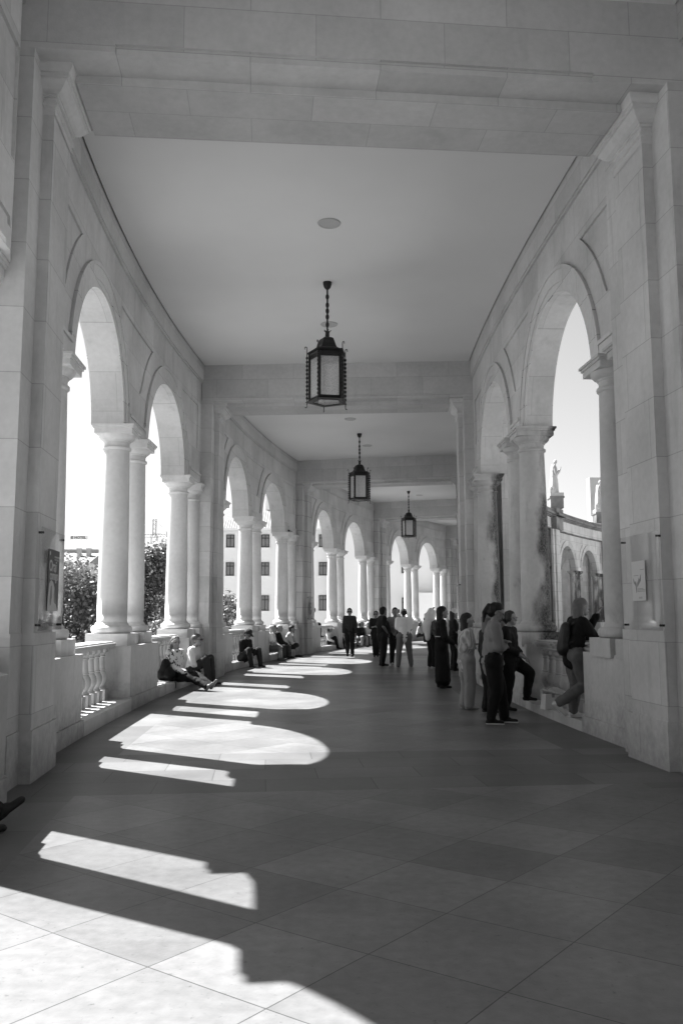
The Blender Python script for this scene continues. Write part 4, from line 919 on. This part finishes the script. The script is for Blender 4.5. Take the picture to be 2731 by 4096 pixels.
for x in(-1.1,-.4,.35,1.1): b.tube([(x,0,-.95),(x,0,0)],.02,6)
b.build('legs',M['metalg'],sg)
RX=Matrix.Rotation(math.pi/2,4,'X')
text_mesh('HOTEL',.46,M['dark'],sg,Matrix.Translation((-.62,-.06,.11))@RX,offset=.012,sx=1.12)
text_mesh('€',.52,M['dark'],sg,Matrix.Translation((-1.12,-.06,.09))@RX,offset=.02)
# tower crane
cr=empty('tower_crane',(-26.35,140,-5.5),0,'distant tower crane with a concrete counterweight above the dark roof','crane')
def lattice(b,p0,p1,w,n):
    p0,p1=Vector(p0),Vector(p1); ax=(p1-p0).normalized(); u=ax.cross(Vector((0,1,0))); u.normalize(); v=ax.cross(u)
    q=[(u*sx+v*sy)*w for sx,sy in((-1,-1),(1,-1),(1,1),(-1,1))]
    for c in q: b.tube([p0+c,p1+c],.05,4,sm=False)
    for i in range(n):
        a=p0.lerp(p1,i/n); d=p0.lerp(p1,(i+1)/n)
        for j in range(4): b.tube([a+q[j],d+q[(j+1)%4]],.03,4,sm=False,cap=False)
b=MB(); lattice(b,(-4.3,0,0),(-4.3,0,20.2),.45,26); lattice(b,(-4.3,0,20.2),(-4.3,0,23.0),.25,4); b.build('mast',M['metalg'],cr)
b=MB(); lattice(b,(-8.0,0,20.15),(-.9,0,20.3),.25,16); b.tube([(-4.3,0,23),(-8,0,20.4)],.03,4); b.tube([(-4.3,0,23),(-2,0,20.4)],.03,4); b.build('jib',M['metalg'],cr)
b=MB(); b.box((-1.75,0,20.2),(.45,.5,.65)); b.build('counterweight',M['cream'],cr)
# church block behind the statues
t,T=house('church_block','pale flat-topped church building rising behind the far statue',31.6,52,108,1.5,-.4,19.0,M['cream'],None)
house('sacristy','low pale block beside the far statue above the cornice',29.7,34,101,1.0,-.4,13.2,M['cream'],None)
# ================================================================= TREES
def tree(name,label,x,y,zg,top,rad,n,mat,leafs=.16,seed=1,trunk=.16,group=None):
    rnd=random.Random(seed); t=empty(name,(x,y,zg),0,label,'tree',group); H=top-zg; b=MB()
    crown_z=H*.54; cz=H*.46
    b.tube([(0,0,0),(.1,0,H*.25),(0,.1,H*.5),(.05,0,H*.75)],[trunk,trunk*.85,trunk*.6,trunk*.3],10)
    clumps=[]
    for i in range(64):
        a=rnd.uniform(0,2*math.pi); u=rnd.uniform(-1,1); rr=rad*(.55+.45*rnd.random())*math.sqrt(max(.05,1-u*u*.85)); c=Vector((rr*math.cos(a),rr*math.sin(a),crown_z+u*cz*.86)); clumps.append((c,rad*rnd.uniform(.24,.40)))
        if i%3==0: b.tube([(0,0,H*(.25+.4*rnd.random())),tuple(c*.5+Vector((0,0,H*.25))),tuple(c)],[trunk*.4,trunk*.22,.02],6)
    b.build('trunk',M['bark'],t)
    V=[];F=[]
    for i in range(n):
        c,r=clumps[rnd.randrange(len(clumps))]
        d=Vector((rnd.gauss(0,1),rnd.gauss(0,1),rnd.gauss(0,1))).normalized()*r*(rnd.random()**.4)
        p=c+d; ax=Vector((rnd.gauss(0,1),rnd.gauss(0,1),rnd.gauss(0,.6)-.3)).normalized(); nn=(d.normalized()+Vector((rnd.gauss(0,.6),rnd.gauss(0,.6),rnd.gauss(0,.6)+.5))).normalized(); sd=ax.cross(nn); 
        if sd.length<.1: continue
        sd.normalize(); s=leafs*rnd.uniform(.6,1.3); k=len(V)
        V+=[tuple(p),tuple(p+ax*s*.5+sd*s*.36+nn*s*.08),tuple(p+ax*s),tuple(p+ax*s*.5-sd*s*.36+nn*s*.08)]; F.append((k,k+1,k+2,k+3))
    me=bpy.data.meshes.new('crown'); me.from_pydata(V,[],F); me.materials.append(mat); link('crown',me,t)
    return t
TG='trees outside the left arches'
tree('broadleaf_tree','broad tree filling the first left arch behind the balustrade',-9.3,28.0,-5.5,3.25,2.9,52000,M['leaf'],.14,3,group=TG)
tree('broadleaf_tree','taller tree seen between the coupled columns in the second left arch',-5.9,30.0,-5.5,4.25,2.3,48000,M['leaf'],.14,5,group=TG)
tree('shrubby_tree','small dark fine-leaved tree low at the foot of the first arch beside the pilaster',-7.7,22.5,-5.5,1.0,1.7,24000,M['leaf2'],.08,8,group=TG)
tree('broadleaf_tree','tree farther back whose top shows between the first tree and the hotel roofs',-13.5,36,-5.5,2.6,3.2,14000,M['leaf'],.17,12,group=TG)
tree('broadleaf_tree','low bushy tree behind the handrail of the second left arch',-5.2,26.5,-5.5,1.5,1.8,24000,M['leaf2'],.11,21,group=TG)
# ================================================================= CAMERA, LIGHT, WORLD
F_PX=1.07743*1829; pitch,roll=.1214868,.0023515
f=Vector((0,math.cos(pitch),math.sin(pitch))); r=Vector((1,0,0)); u=Vector((0,-math.sin(pitch),math.cos(pitch)))
r2=r*math.cos(roll)-u*math.sin(roll); u2=u*math.cos(roll)+r*math.sin(roll)
cd=bpy.data.cameras.new('camera'); cam=bpy.data.objects.new('camera',cd); COL.objects.link(cam)
cam.matrix_world=Matrix(((r2.x,u2.x,-f.x,0),(r2.y,u2.y,-f.y,0),(r2.z,u2.z,-f.z,1.45),(0,0,0,1)))
cd.sensor_fit='HORIZONTAL'; cd.sensor_width=36; cd.lens=36*F_PX/1568; cd.clip_start=.05; cd.clip_end=3000
SC.camera=cam
EL,AZX,AZY=R(53.3),-.839,.545
S_=Vector((AZX*math.cos(EL),AZY*math.cos(EL),math.sin(EL)))
sl=bpy.data.lights.new('sun','SUN'); sl.energy=5.0; sl.angle=R(.55); sl.color=(1,1,1)
so=bpy.data.objects.new('sun',sl); COL.objects.link(so); so.rotation_euler=S_.to_track_quat('Z','Y').to_euler(); so.location=(0,0,30)
w=bpy.data.worlds.new('World'); SC.world=w; w.use_nodes=True; nt=w.node_tree; bg=nt.nodes['Background']
sk=nt.nodes.new('ShaderNodeTexSky'); sk.sky_type='NISHITA'; sk.sun_disc=False; sk.sun_elevation=EL; sk.sun_rotation=math.atan2(AZX,AZY)%(2*math.pi); sk.dust_density=2.2; sk.altitude=300
bw=nt.nodes.new('ShaderNodeRGBToBW'); nt.links.new(sk.outputs[0],bw.inputs[0]); nt.links.new(bw.outputs[0],bg.inputs[0]); bg.inputs[1].default_value=.05
SC.view_settings.view_transform='Standard'; SC.view_settings.look='None'; SC.view_settings.exposure=2.2; SC.view_settings.gamma=1
